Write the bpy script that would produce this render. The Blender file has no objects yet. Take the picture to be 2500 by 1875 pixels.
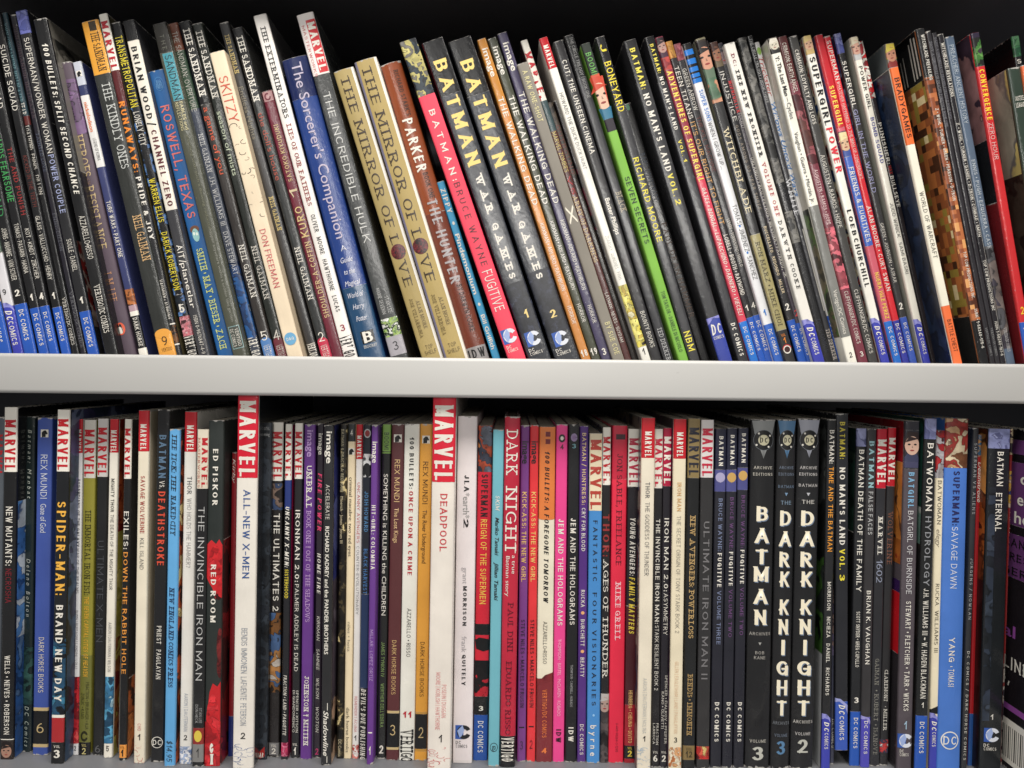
import bpy, bmesh, math, random
from mathutils import Vector, Matrix
random.seed(11)
scene = bpy.context.scene
COL = scene.collection

# ---------------------------------------------------------------- camera, light, exposure
CAM_D = 0.62                    # camera to the plane of the spines, metres
SCALE = 0.79 / 2500             # metres on that plane per pixel of the photograph
HORIZON = 900.0
ROLL = math.radians(0.62)
CR, SR = math.cos(ROLL), math.sin(ROLL)
cam_data = bpy.data.cameras.new('camera'); cam = bpy.data.objects.new('camera', cam_data); COL.objects.link(cam)
cam_data.sensor_width = 36.0
cam_data.lens = 36.0 * CAM_D / 0.79
cam_data.shift_y = -(937.5 - HORIZON) / 2500
cam_data.clip_start = 0.02; cam_data.clip_end = 60
cam.matrix_world = Matrix(((CR, -SR, 0, 0), (0, 0, -1, -CAM_D), (SR, CR, 0, 0), (0, 0, 0, 1)))
scene.camera = cam
world = bpy.data.worlds.new('World'); scene.world = world; world.use_nodes = True
world.node_tree.nodes['Background'].inputs[0].default_value = (1.0, 0.985, 0.96, 1)
world.node_tree.nodes['Background'].inputs[1].default_value = 0.22

def area_lamp(name, loc, target, sx, sy, power, col):
    d = bpy.data.lights.new(name, 'AREA'); d.shape = 'RECTANGLE'; d.size = sx; d.size_y = sy; d.energy = power; d.color = col
    o = bpy.data.objects.new(name, d); COL.objects.link(o); o.location = loc
    o.rotation_euler = (Vector(target) - Vector(loc)).to_track_quat('-Z', 'Y').to_euler()
    return o
area_lamp('ceiling_light', (0.05, -0.85, 1.55), (0.0, -0.2, 0.0), 2.6, 0.45, 62, (1.0, 0.96, 0.90))
area_lamp('ceiling_light', (-0.6, -3.2, 1.15), (0, 0, 0.0), 1.6, 0.08, 9, (1.0, 0.97, 0.92))
area_lamp('ceiling_light', (0.4, -4.6, 0.95), (0, 0, 0.0), 2.4, 0.14, 25, (1.0, 0.97, 0.92))
area_lamp('ceiling_light', (0.0, -7.2, 1.10), (0, 0, 0.0), 3.6, 0.2, 40, (1.0, 0.97, 0.92))
scene.view_settings.view_transform = 'Standard'
scene.view_settings.look = 'None'
scene.view_settings.exposure = -0.06
scene.view_settings.gamma = 1.0
scene.view_settings.use_curve_mapping = False
scene.render.engine = 'CYCLES'

# ---------------------------------------------------------------- helpers
def place(px, py, y=0.0):
    u = (px - 1250) * SCALE; v = -(py - HORIZON) * SCALE; k = (CAM_D + y) / CAM_D
    return (u * CR - v * SR) * k, (u * SR + v * CR) * k

def lin(c):
    c = c / 255.0
    return c / 12.92 if c <= 0.04045 else ((c + 0.055) / 1.055) ** 2.4

PAL = dict(K=(22, 22, 24), K2=(36, 36, 39), K3=(58, 58, 62), W=(238, 233, 222), C=(236, 222, 190), G=(150, 148, 146), G2=(104, 103, 104), S=(196, 196, 200),
           R=(196, 30, 42), R2=(226, 50, 62), DR=(112, 26, 34), MA=(92, 34, 40), BL=(38, 86, 178), BL2=(60, 66, 170), NV=(28, 36, 66), SB=(98, 172, 226), TE=(62, 140, 160),
           Y=(245, 225, 60), GO=(226, 172, 60), OR=(238, 140, 46), OR2=(234, 92, 52), P=(104, 52, 140), LP=(128, 128, 190), PK=(236, 60, 140), HP=(246, 66, 92), LG=(140, 206, 66),
           GR=(40, 60, 48), OL=(80, 84, 66), BR=(120, 66, 42), TA=(200, 176, 128), LV=(196, 160, 216), CR=(250, 218, 128))
def rgb(c):
    if isinstance(c, str): c = PAL[c]
    return tuple(lin(v) for v in c) + (1.0,)

MATS = {}
def new_mat(key):
    m = bpy.data.materials.new('material'); m.use_nodes = True
    MATS[key] = m
    return m, m.node_tree.nodes, m.node_tree.links, m.node_tree.nodes['Principled BSDF']

def cover_mat(c, rough=0.22, mott=0.16):
    key = ('cover', c, rough, mott)
    if key in MATS: return MATS[key]
    m, N, L, P = new_mat(key); m.name = 'printed_cover'
    tc = N.new('ShaderNodeTexCoord')
    oi = N.new('ShaderNodeObjectInfo')
    off = N.new('ShaderNodeVectorMath'); off.operation = 'ADD'
    L.new(tc.outputs['Object'], off.inputs[0]); L.new(oi.outputs['Location'], off.inputs[1])
    n1 = N.new('ShaderNodeTexNoise'); n1.inputs['Scale'].default_value = 42; n1.inputs['Detail'].default_value = 5; L.new(off.outputs[0], n1.inputs['Vector'])
    n2 = N.new('ShaderNodeTexNoise'); n2.inputs['Scale'].default_value = 600; n2.inputs['Detail'].default_value = 3; L.new(off.outputs[0], n2.inputs['Vector'])
    b = rgb(c)
    mx = N.new('ShaderNodeMix'); mx.data_type = 'RGBA'
    mx.inputs[6].default_value = tuple(v * (1 - mott) for v in b[:3]) + (1,)
    mx.inputs[7].default_value = tuple(min(1, v * (1 + mott) + 0.004) for v in b[:3]) + (1,)
    L.new(n1.outputs['Fac'], mx.inputs[0])
    # worn ends and rubbed edges: bare paper where a coarse noise allows it
    sp = N.new('ShaderNodeSeparateXYZ'); L.new(tc.outputs['Generated'], sp.inputs[0])
    a1 = N.new('ShaderNodeMath'); a1.operation = 'SUBTRACT'; a1.inputs[1].default_value = 0.5; L.new(sp.outputs['Z'], a1.inputs[0])
    a2 = N.new('ShaderNodeMath'); a2.operation = 'ABSOLUTE'; L.new(a1.outputs[0], a2.inputs[0])
    mr = N.new('ShaderNodeMapRange'); mr.inputs[1].default_value = 0.488; mr.inputs[2].default_value = 0.5; mr.inputs[3].default_value = 0.0; mr.inputs[4].default_value = 0.5
    L.new(a2.outputs[0], mr.inputs[0])
    n3 = N.new('ShaderNodeTexNoise'); n3.inputs['Scale'].default_value = 330; n3.inputs['Detail'].default_value = 4; L.new(off.outputs[0], n3.inputs['Vector'])
    ad = N.new('ShaderNodeMath'); ad.operation = 'ADD'; L.new(n3.outputs['Fac'], ad.inputs[0]); L.new(mr.outputs[0], ad.inputs[1])
    th = N.new('ShaderNodeMapRange'); th.inputs[1].default_value = 0.88; th.inputs[2].default_value = 0.98; L.new(ad.outputs[0], th.inputs[0])
    w = N.new('ShaderNodeMix'); w.data_type = 'RGBA'; L.new(th.outputs[0], w.inputs[0]); L.new(mx.outputs[2], w.inputs[6])
    w.inputs[7].default_value = (0.45, 0.43, 0.4, 1)
    L.new(w.outputs[2], P.inputs['Base Color'])
    rr = N.new('ShaderNodeMapRange'); rr.inputs[3].default_value = rough - 0.06; rr.inputs[4].default_value = rough + 0.12
    L.new(n1.outputs['Fac'], rr.inputs[0]); L.new(rr.outputs[0], P.inputs['Roughness'])
    mp = N.new('ShaderNodeMapping'); mp.inputs['Scale'].default_value = (150, 30, 26); L.new(off.outputs[0], mp.inputs[0])
    n4 = N.new('ShaderNodeTexNoise'); n4.inputs['Scale'].default_value = 1.0; n4.inputs['Detail'].default_value = 5; L.new(mp.outputs[0], n4.inputs['Vector'])
    bp = N.new('ShaderNodeBump'); bp.inputs['Strength'].default_value = 0.34; bp.inputs['Distance'].default_value = 0.0012
    ad2 = N.new('ShaderNodeMath'); ad2.operation = 'MULTIPLY_ADD'; ad2.inputs[1].default_value = 0.06; L.new(n2.outputs['Fac'], ad2.inputs[0]); L.new(n4.outputs['Fac'], ad2.inputs[2])
    L.new(ad2.outputs[0], bp.inputs['Height']); L.new(bp.outputs[0], P.inputs['Normal'])
    P.inputs['Specular IOR Level'].default_value = 0.45
    if rough < 0.3:
        e1 = N.new('ShaderNodeMath'); e1.operation = 'SUBTRACT'; e1.inputs[1].default_value = 0.5; L.new(sp.outputs['X'], e1.inputs[0])
        e2 = N.new('ShaderNodeMath'); e2.operation = 'ABSOLUTE'; L.new(e1.outputs[0], e2.inputs[0])
        e3 = N.new('ShaderNodeMapRange'); e3.inputs[1].default_value = 0.18; e3.inputs[2].default_value = 0.46; e3.inputs[3].default_value = 0.12; e3.inputs[4].default_value = 0.9; L.new(e2.outputs[0], e3.inputs[0])
        m5 = N.new('ShaderNodeMapping'); m5.inputs['Scale'].default_value = (420, 300, 260); L.new(off.outputs[0], m5.inputs[0])
        n5 = N.new('ShaderNodeTexNoise'); n5.inputs['Scale'].default_value = 1.0; n5.inputs['Detail'].default_value = 3; L.new(m5.outputs[0], n5.inputs['Vector'])
        b5 = N.new('ShaderNodeBump'); b5.inputs['Distance'].default_value = 0.0009; L.new(n5.outputs['Fac'], b5.inputs['Height']); L.new(e3.outputs[0], b5.inputs['Strength'])
        P.inputs['Coat Weight'].default_value = 0.45; P.inputs['Coat Roughness'].default_value = 0.10; L.new(b5.outputs[0], P.inputs['Coat Normal'])
    return m

def ink_mat(c, rough=0.35):
    key = ('ink', c, rough)
    if key in MATS: return MATS[key]
    m, N, L, P = new_mat(key); m.name = 'printed_ink'
    n1 = N.new('ShaderNodeTexNoise'); n1.inputs['Scale'].default_value = 500; n1.inputs['Detail'].default_value = 3
    tc = N.new('ShaderNodeTexCoord'); L.new(tc.outputs['Object'], n1.inputs['Vector'])
    b = rgb(c); mx = N.new('ShaderNodeMix'); mx.data_type = 'RGBA'
    mx.inputs[6].default_value = tuple(v * 0.9 for v in b[:3]) + (1,); mx.inputs[7].default_value = b
    L.new(n1.outputs['Fac'], mx.inputs[0]); L.new(mx.outputs[2], P.inputs['Base Color'])
    P.inputs['Roughness'].default_value = rough
    return m

def art_mat(cols, scale):
    """Printed comic picture: flat shapes in a few inks, broken up by finer shapes, hatching and black line work. A negative scale gives square picture cells."""
    key = ('art', tuple(cols), scale)
    if key in MATS: return MATS[key]
    m, N, L, P = new_mat(key); m.name = 'printed_picture'
    tc = N.new('ShaderNodeTexCoord'); oi = N.new('ShaderNodeObjectInfo')
    off = N.new('ShaderNodeVectorMath'); off.operation = 'ADD'; L.new(tc.outputs['Object'], off.inputs[0]); L.new(oi.outputs['Location'], off.inputs[1])
    cr = N.new('ShaderNodeValToRGB'); cr.color_ramp.interpolation = 'CONSTANT'
    k = len(cols)
    while len(cr.color_ramp.elements) < k: cr.color_ramp.elements.new(0.5)
    if scale < 0:
        sn = N.new('ShaderNodeVectorMath'); sn.operation = 'SNAP'; sn.inputs[1].default_value = (1 / -scale,) * 3; L.new(off.outputs[0], sn.inputs[0])
        wn = N.new('ShaderNodeTexWhiteNoise'); L.new(sn.outputs[0], wn.inputs['Vector'])
        n0 = N.new('ShaderNodeTexNoise'); n0.inputs['Scale'].default_value = 40; L.new(sn.outputs[0], n0.inputs['Vector'])
        md = N.new('ShaderNodeMath'); md.operation = 'MULTIPLY_ADD'; md.inputs[1].default_value = 0.55; L.new(wn.outputs['Value'], md.inputs[0])
        m2 = N.new('ShaderNodeMath'); m2.operation = 'MULTIPLY_ADD'; m2.inputs[1].default_value = 1.1; m2.inputs[2].default_value = -0.33; L.new(n0.outputs['Fac'], m2.inputs[0]); L.new(m2.outputs[0], md.inputs[2])
        for i, c in enumerate(cols):
            e = cr.color_ramp.elements[i]; e.position = i / k; e.color = rgb(c)
        L.new(md.outputs[0], cr.inputs[0]); L.new(cr.outputs[0], P.inputs['Base Color'])
    else:
        sc = scale * 1.25
        nz = N.new('ShaderNodeTexNoise'); nz.inputs['Scale'].default_value = sc; nz.inputs['Detail'].default_value = 5; L.new(off.outputs[0], nz.inputs['Vector'])
        di = N.new('ShaderNodeVectorMath'); di.operation = 'MULTIPLY_ADD'; di.inputs[1].default_value = (1.4 / sc,) * 3
        L.new(nz.outputs['Color'], di.inputs[0]); L.new(off.outputs[0], di.inputs[2])
        n1 = N.new('ShaderNodeTexNoise'); n1.inputs['Scale'].default_value = sc; n1.inputs['Detail'].default_value = 2.2; n1.inputs['Roughness'].default_value = 0.5; L.new(di.outputs[0], n1.inputs['Vector'])
        for i, c in enumerate(cols):
            e = cr.color_ramp.elements[i]; e.position = 0.0 if i == 0 else 0.30 + 0.42 * i / k; e.color = rgb(c)
        L.new(n1.outputs['Fac'], cr.inputs[0])
        # modelling within each ink: soft lighter and darker passages
        n2 = N.new('ShaderNodeTexNoise'); n2.inputs['Scale'].default_value = sc * 2.3; n2.inputs['Detail'].default_value = 6; L.new(di.outputs[0], n2.inputs['Vector'])
        r2 = N.new('ShaderNodeMapRange'); r2.inputs[1].default_value = 0.3; r2.inputs[2].default_value = 0.7; r2.inputs[3].default_value = 0.55; r2.inputs[4].default_value = 1.25; L.new(n2.outputs['Fac'], r2.inputs[0])
        sh = N.new('ShaderNodeVectorMath'); sh.operation = 'SCALE'; L.new(cr.outputs[0], sh.inputs[0]); L.new(r2.outputs[0], sh.inputs['Scale'])
        ct = N.new('ShaderNodeMath'); ct.operation = 'MULTIPLY_ADD'; ct.inputs[1].default_value = k / 0.42; ct.inputs[2].default_value = -0.30 * k / 0.42; L.new(n1.outputs['Fac'], ct.inputs[0])
        pp = N.new('ShaderNodeMath'); pp.operation = 'PINGPONG'; pp.inputs[1].default_value = 0.5; L.new(ct.outputs[0], pp.inputs[0])
        th = N.new('ShaderNodeMapRange'); th.inputs[1].default_value = 0.03; th.inputs[2].default_value = 0.10; th.inputs[3].default_value = 0.12; L.new(pp.outputs[0], th.inputs[0])
        mx = N.new('ShaderNodeMix'); mx.data_type = 'RGBA'; L.new(th.outputs[0], mx.inputs[0])
        mx.inputs[6].default_value = tuple(v * .6 for v in rgb(cols[0])[:3]) + (1,); L.new(sh.outputs[0], mx.inputs[7])
        wv = N.new('ShaderNodeTexWave'); wv.inputs['Scale'].default_value = 420; wv.inputs['Distortion'].default_value = 6; L.new(off.outputs[0], wv.inputs['Vector'])
        hm = N.new('ShaderNodeMapRange'); hm.inputs[1].default_value = 0.56; hm.inputs[2].default_value = 0.62; L.new(nz.outputs['Fac'], hm.inputs[0])
        wm = N.new('ShaderNodeMath'); wm.operation = 'MULTIPLY'; L.new(wv.outputs['Fac'], wm.inputs[0]); L.new(hm.outputs[0], wm.inputs[1])
        w2 = N.new('ShaderNodeMath'); w2.operation = 'MULTIPLY'; w2.inputs[1].default_value = 0.6; L.new(wm.outputs[0], w2.inputs[0])
        mf = N.new('ShaderNodeMix'); mf.data_type = 'RGBA'; L.new(w2.outputs[0], mf.inputs[0]); L.new(mx.outputs[2], mf.inputs[6]); mf.inputs[7].default_value = tuple(v * .6 for v in rgb(cols[0])[:3]) + (1,)
        L.new(mf.outputs[2], P.inputs['Base Color'])
    P.inputs['Roughness'].default_value = 0.3
    return m

def page_mat(c):
    key = ('page', c)
    if key in MATS: return MATS[key]
    m, N, L, P = new_mat(key); m.name = 'page_edges'
    tc = N.new('ShaderNodeTexCoord'); mp = N.new('ShaderNodeMapping'); mp.inputs['Scale'].default_value = (2600, 4, 4); L.new(tc.outputs['Object'], mp.inputs[0])
    n = N.new('ShaderNodeTexNoise'); n.inputs['Scale'].default_value = 1; n.inputs['Detail'].default_value = 3; L.new(mp.outputs[0], n.inputs['Vector'])
    b = rgb(c); mx = N.new('ShaderNodeMix'); mx.data_type = 'RGBA'
    mx.inputs[6].default_value = tuple(v * 0.45 for v in b[:3]) + (1,); mx.inputs[7].default_value = b
    L.new(n.outputs['Fac'], mx.inputs[0]); L.new(mx.outputs[2], P.inputs['Base Color']); P.inputs['Roughness'].default_value = 0.8
    return m

def metal_mat(c, rough, name):
    key = ('metal', c, rough)
    if key in MATS: return MATS[key]
    m, N, L, P = new_mat(key); m.name = name
    tc = N.new('ShaderNodeTexCoord')
    n1 = N.new('ShaderNodeTexNoise'); n1.inputs['Scale'].default_value = 6; n1.inputs['Detail'].default_value = 6; L.new(tc.outputs['Object'], n1.inputs['Vector'])
    b = rgb(c); mx = N.new('ShaderNodeMix'); mx.data_type = 'RGBA'
    mx.inputs[6].default_value = tuple(v * 0.93 for v in b[:3]) + (1,); mx.inputs[7].default_value = tuple(min(1, v * 1.04) for v in b[:3]) + (1,)
    L.new(n1.outputs['Fac'], mx.inputs[0])
    # small scuffs
    mp = N.new('ShaderNodeMapping'); mp.inputs['Scale'].default_value = (90, 90, 220); L.new(tc.outputs['Object'], mp.inputs[0])
    n2 = N.new('ShaderNodeTexNoise'); n2.inputs['Scale'].default_value = 1; n2.inputs['Detail'].default_value = 8; L.new(mp.outputs[0], n2.inputs['Vector'])
    th = N.new('ShaderNodeMapRange'); th.inputs[1].default_value = 0.72; th.inputs[2].default_value = 0.80; th.inputs[4].default_value = 0.55; L.new(n2.outputs['Fac'], th.inputs[0])
    m2 = N.new('ShaderNodeMix'); m2.data_type = 'RGBA'; L.new(th.outputs[0], m2.inputs[0]); L.new(mx.outputs[2], m2.inputs[6]); m2.inputs[7].default_value = tuple(v * 0.45 for v in b[:3]) + (1,)
    L.new(m2.outputs[2], P.inputs['Base Color']); P.inputs['Roughness'].default_value = rough
    n3 = N.new('ShaderNodeTexNoise'); n3.inputs['Scale'].default_value = 1400; L.new(tc.outputs['Object'], n3.inputs['Vector'])
    bp = N.new('ShaderNodeBump'); bp.inputs['Strength'].default_value = 0.06; bp.inputs['Distance'].default_value = 0.0004; L.new(n3.outputs['Fac'], bp.inputs['Height']); L.new(bp.outputs[0], P.inputs['Normal'])
    return m

def link_mesh(name, verts, faces, mat, parent=None, smooth=False):
    me = bpy.data.meshes.new(name); me.from_pydata(verts, [], faces); me.update()
    me.materials.append(mat)
    if smooth:
        for p in me.polygons: p.use_smooth = True
    o = bpy.data.objects.new(name, me); COL.objects.link(o)
    if parent is not None: o.parent = parent
    return o

def box_data(x0, x1, y0, y1, z0, z1):
    v = [(x0, y0, z0), (x1, y0, z0), (x1, y1, z0), (x0, y1, z0), (x0, y0, z1), (x1, y0, z1), (x1, y1, z1), (x0, y1, z1)]
    return v, [(0, 3, 2, 1), (4, 5, 6, 7), (0, 1, 5, 4), (1, 2, 6, 5), (2, 3, 7, 6), (3, 0, 4, 7)]

# ---------------------------------------------------------------- bookcase
LIP_Y = -0.026
LIP_Z = place(1250, 875.5, LIP_Y)[1]
LIP_B = place(1250, 972.5, LIP_Y)[1]
BOARD_Z = LIP_Z - 0.007
FLOOR_Z = place(1250, 1858, 0)[1]
BACK_Y = 0.262
TOP_Z = 0.288

def build_bookcase():
    root = bpy.data.objects.new('bookcase', None); COL.objects.link(root); root.location = (0, 0, 0)
    root['label'] = 'light grey metal bookcase with a black interior holding both rows of books'; root['category'] = 'bookcase'
    grey = metal_mat((202, 201, 198), 0.42, 'painted_metal'); dark = metal_mat((84, 84, 90), 0.6, 'dark_painted_metal')
    deck = metal_mat((112, 113, 117), 0.45, 'grey_shelf_paint')
    def shelf(zt, zb, top_mat, LIP_Y=LIP_Y):
        # channel-shaped metal shelf: front lip folded down and a little up, thin deck behind it
        bm = bmesh.new()
        r = 0.0028
        prof = []
        for i in range(7):
            a = math.pi * (0.5 + 0.5 * i / 6) ; prof.append((LIP_Y + r + r * math.cos(a), zt - r + r * math.sin(a)))
        for i in range(7):
            a = math.pi * (1.0 + 0.5 * i / 6); prof.append((LIP_Y + r + r * math.cos(a), zb + r + r * math.sin(a)))
        prof += [(LIP_Y + 0.02, zb), (LIP_Y + 0.02, zb + 0.004), (LIP_Y + 0.012, zb + 0.004), (LIP_Y + 0.012, zt - 0.0108), (BACK_Y, zt - 0.0108), (BACK_Y, zt - 0.007), (LIP_Y + 0.012, zt - 0.007), (LIP_Y + 0.012, zt)]
        n = len(prof)
        A = [bm.verts.new((-0.62, y, z)) for y, z in prof]; B = [bm.verts.new((0.62, y, z)) for y, z in prof]
        for i in range(n):
            j = (i + 1) % n; bm.faces.new((A[i], A[j], B[j], B[i]))
        bm.faces.new(A[::-1]); bm.faces.new(B)
        bmesh.ops.recalc_face_normals(bm, faces=bm.faces[:])
        me = bpy.data.meshes.new('shelf'); bm.to_mesh(me); bm.free()
        me.materials.append(grey); me.materials.append(top_mat)
        for p in me.polygons:
            c = p.center
            p.use_smooth = c.y < LIP_Y + 2 * r
            if c.y > LIP_Y + 0.0125: p.material_index = 1
        o = bpy.data.objects.new('shelf', me); COL.objects.link(o); o.parent = root
        return o
    shelf(LIP_Z, LIP_B, dark)
    shelf(FLOOR_Z + 0.007, FLOOR_Z - 0.025, deck, -0.10)
    shelf(TOP_Z + 0.03, TOP_Z, dark)
    # rear wall: two sheets that overlap at a seam
    zs = place(820, 138, BACK_Y)[1]
    link_mesh('back_panel', *box_data(-0.62, 0.62, BACK_Y + 0.001, BACK_Y + 0.004, FLOOR_Z, zs), dark, root)
    link_mesh('back_panel', *box_data(-0.62, 0.62, BACK_Y - 0.003, BACK_Y + 0.0005, zs - 0.001, TOP_Z + 0.03), dark, root)
    link_mesh('side_panel', *box_data(-0.64, -0.6205, LIP_Y + 0.004, BACK_Y + 0.004, FLOOR_Z - 0.03, TOP_Z + 0.06), grey, root)
    link_mesh('side_panel', *box_data(0.6205, 0.64, LIP_Y + 0.004, BACK_Y + 0.004, FLOOR_Z - 0.03, TOP_Z + 0.06), grey, root)
build_bookcase()

# ---------------------------------------------------------------- lettering outlines, gathered first and turned into meshes in one go
from mathutils.geometry import delaunay_2d_cdt
GLYPHS = {}
STYLE = 'bBisfF'
def want(text, style):
    key = (text, ''.join(sorted(ch for ch in style if ch in STYLE)))
    GLYPHS.setdefault(key, None); return key
def arc(cx, cy, rx, ry, a0, a1, n=10):
    return [(cx + rx * math.cos(math.radians(a0 + (a1 - a0) * i / n)), cy + ry * math.sin(math.radians(a0 + (a1 - a0) * i / n))) for i in range(n + 1)]
# capitals and figures as centre lines in a unit box, with a width for each
LET = {
 'A': (.72, [[(0, 0), (.5, 1)], [(.5, 1), (1, 0)], [(.2, .3), (.8, .3)]]), 'B': (.58, [[(0, 0), (0, 1)], [(0, 1), (.55, 1)] + arc(.55, .765, .36, .235, 90, -90, 6) + [(0, .53)], [(0, .53), (.6, .53)] + arc(.6, .265, .4, .265, 90, -90, 6) + [(0, 0)]]),
 'C': (.64, [arc(.52, .5, .52, .5, 48, 312, 14)]), 'D': (.64, [[(0, 0), (0, 1)], [(0, 1), (.4, 1)] + arc(.4, .5, .6, .5, 90, -90, 10) + [(0, 0)]]), 'E': (.48, [[(0, 0), (0, 1)], [(0, 1), (1, 1)], [(0, .52), (.88, .52)], [(0, 0), (1, 0)]]),
 'F': (.46, [[(0, 0), (0, 1)], [(0, 1), (1, 1)], [(0, .5), (.85, .5)]]), 'G': (.68, [arc(.52, .5, .52, .5, 48, 325, 14), [(.6, .44), (1, .44)], [(1, .44), (1, .1)]]), 'H': (.62, [[(0, 0), (0, 1)], [(1, 0), (1, 1)], [(0, .52), (1, .52)]]),
 'I': (0, [[(0, 0), (0, 1)]]), 'J': (.4, [[(1, 1), (1, .32)] + arc(.5, .3, .5, .3, 0, -170, 8)]), 'K': (.62, [[(0, 0), (0, 1)], [(0, .36), (.95, 1)], [(.34, .6), (1, 0)]]), 'L': (.46, [[(0, 0), (0, 1)], [(0, 0), (1, 0)]]),
 'M': (.84, [[(0, 0), (0, 1)], [(0, 1), (.5, .18)], [(.5, .18), (1, 1)], [(1, 1), (1, 0)]]), 'N': (.64, [[(0, 0), (0, 1)], [(0, 1), (1, 0)], [(1, 0), (1, 1)]]), 'O': (.72, [arc(.5, .5, .5, .5, 0, 360, 20)]),
 'P': (.54, [[(0, 0), (0, 1)], [(0, 1), (.55, 1)] + arc(.55, .74, .45, .26, 90, -90, 6) + [(0, .48)]]), 'Q': (.72, [arc(.5, .5, .5, .5, 0, 360, 20), [(.6, .28), (1, -.02)]]),
 'R': (.58, [[(0, 0), (0, 1)], [(0, 1), (.52, 1)] + arc(.52, .75, .44, .25, 90, -90, 6) + [(0, .5)], [(.42, .5), (1, 0)]]), 'S': (.52, [arc(.5, .755, .47, .245, 28, 270, 9) + arc(.5, .255, .5, .255, 90, -152, 9)[1:]]),
 'T': (.56, [[(0, 1), (1, 1)], [(.5, 0), (.5, 1)]]), 'U': (.62, [[(0, 1), (0, .36)] + arc(.5, .36, .5, .36, 180, 360, 10) + [(1, 1)]]), 'V': (.68, [[(0, 1), (.5, 0)], [(.5, 0), (1, 1)]]), 'W': (.98, [[(0, 1), (.27, 0)], [(.27, 0), (.5, .9)], [(.5, .9), (.73, 0)], [(.73, 0), (1, 1)]]),
 'X': (.64, [[(0, 0), (1, 1)], [(0, 1), (1, 0)]]), 'Y': (.64, [[(0, 1), (.5, .46)], [(1, 1), (.5, .46)], [(.5, .46), (.5, 0)]]), 'Z': (.56, [[(0, 1), (1, 1)], [(1, 1), (0, 0)], [(0, 0), (1, 0)]]),
 '0': (.5, [arc(.5, .5, .5, .5, 0, 360, 18)]), '1': (.22, [[(1, 0), (1, 1)], [(1, 1), (0, .74)]]), '2': (.48, [arc(.5, .7, .48, .3, 165, -38, 9) + [(0, 0)], [(0, 0), (1, 0)]]), '3': (.46, [arc(.46, .76, .46, .24, 150, -90, 8), arc(.46, .26, .54, .26, 90, -150, 8)]),
 '4': (.54, [[(.74, 0), (.74, 1)], [(.74, 1), (0, .28)], [(0, .28), (1, .28)]]), '5': (.48, [[(.12, 1), (.92, 1)], [(.12, 1), (.06, .56)], arc(.46, .32, .52, .32, 138, -150, 9)]), '6': (.5, [arc(.5, .3, .5, .3, 0, 360, 14), arc(.8, .34, .8, .66, 180, 96, 6)]),
 '7': (.48, [[(0, 1), (1, 1)], [(1, 1), (.3, 0)]]), '8': (.5, [arc(.5, .76, .43, .24, 0, 360, 14), arc(.5, .26, .5, .26, 0, 360, 14)]), '9': (.5, [arc(.5, .7, .5, .3, 0, 360, 14), arc(.2, .66, .8, .66, 0, -84, 6)]),
 '-': (.26, [[(0, .42), (1, .42)]]), '–': (.5, [[(0, .42), (1, .42)]]), '/': (.36, [[(0, -.1), (1, 1.1)]]), '|': (0, [[(0, -.1), (0, 1.05)]]), '!': (0, [[(0, .34), (0, 1)], [(0, 0), (0, .02)]]), "'": (0, [[(0, .8), (0, 1)]]), ':': (0, [[(0, .05), (0, .07)], [(0, .6), (0, .62)]]),
 '.': (0, [[(0, 0), (0, .02)]]), ',': (.06, [[(1, .04), (0, -.16)]]), '·': (0, [[(0, .44), (0, .5)]]), '•': (.12, [[(.0, .4), (0, .56)], [(1, .4), (1, .56)], [(.5, .4), (.5, .56)]]), '&': (.66, [arc(.42, .78, .26, .22, -40, 220, 8) + [(1, 0)], arc(.4, .27, .4, .27, 130, 360, 9) + [(1, .44)]]), '†': (.3, [[(.5, -.1), (.5, 1)], [(0, .68), (1, .68)]]),
 '?': (.42, [arc(.5, .74, .5, .26, 160, -60, 8) + [(.5, .3)], [(.5, 0), (.5, .02)]]), '+': (.4, [[(0, .45), (1, .45)], [(.5, .2), (.5, .7)]]), '*': (.3, [[(.5, .6), (.5, 1)], [(.05, .7), (.95, .9)], [(.05, .9), (.95, .7)]]), '$': (.5, [arc(.5, .72, .47, .22, 28, 270, 9) + arc(.5, .28, .5, .22, 90, -152, 9)[1:], [(.5, -.1), (.5, 1.1)]]), '#': (.5, [[(.25, 0), (.35, 1)], [(.65, 0), (.75, 1)], [(0, .3), (1, .3)], [(0, .7), (1, .7)]]),
}
LET['É'] = LET['E']; LET['Ñ'] = LET['N']; LET['Á'] = LET['A']
GL = {}
def clip_box(poly, x0, x1, y0, y1):
    for axis, lim, keep in ((0, x0, 1), (0, x1, -1), (1, y0, 1), (1, y1, -1)):
        out = []
        for i in range(len(poly)):
            pa, pb = poly[i - 1], poly[i]
            da, db = (pa[axis] - lim) * keep, (pb[axis] - lim) * keep
            if (da >= 0) != (db >= 0):
                f = da / (da - db); out.append((pa[0] + f * (pb[0] - pa[0]), pa[1] + f * (pb[1] - pa[1])))
            if db >= 0: out.append(pb)
        poly = out
        if len(poly) < 3: return []
    return poly
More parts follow.
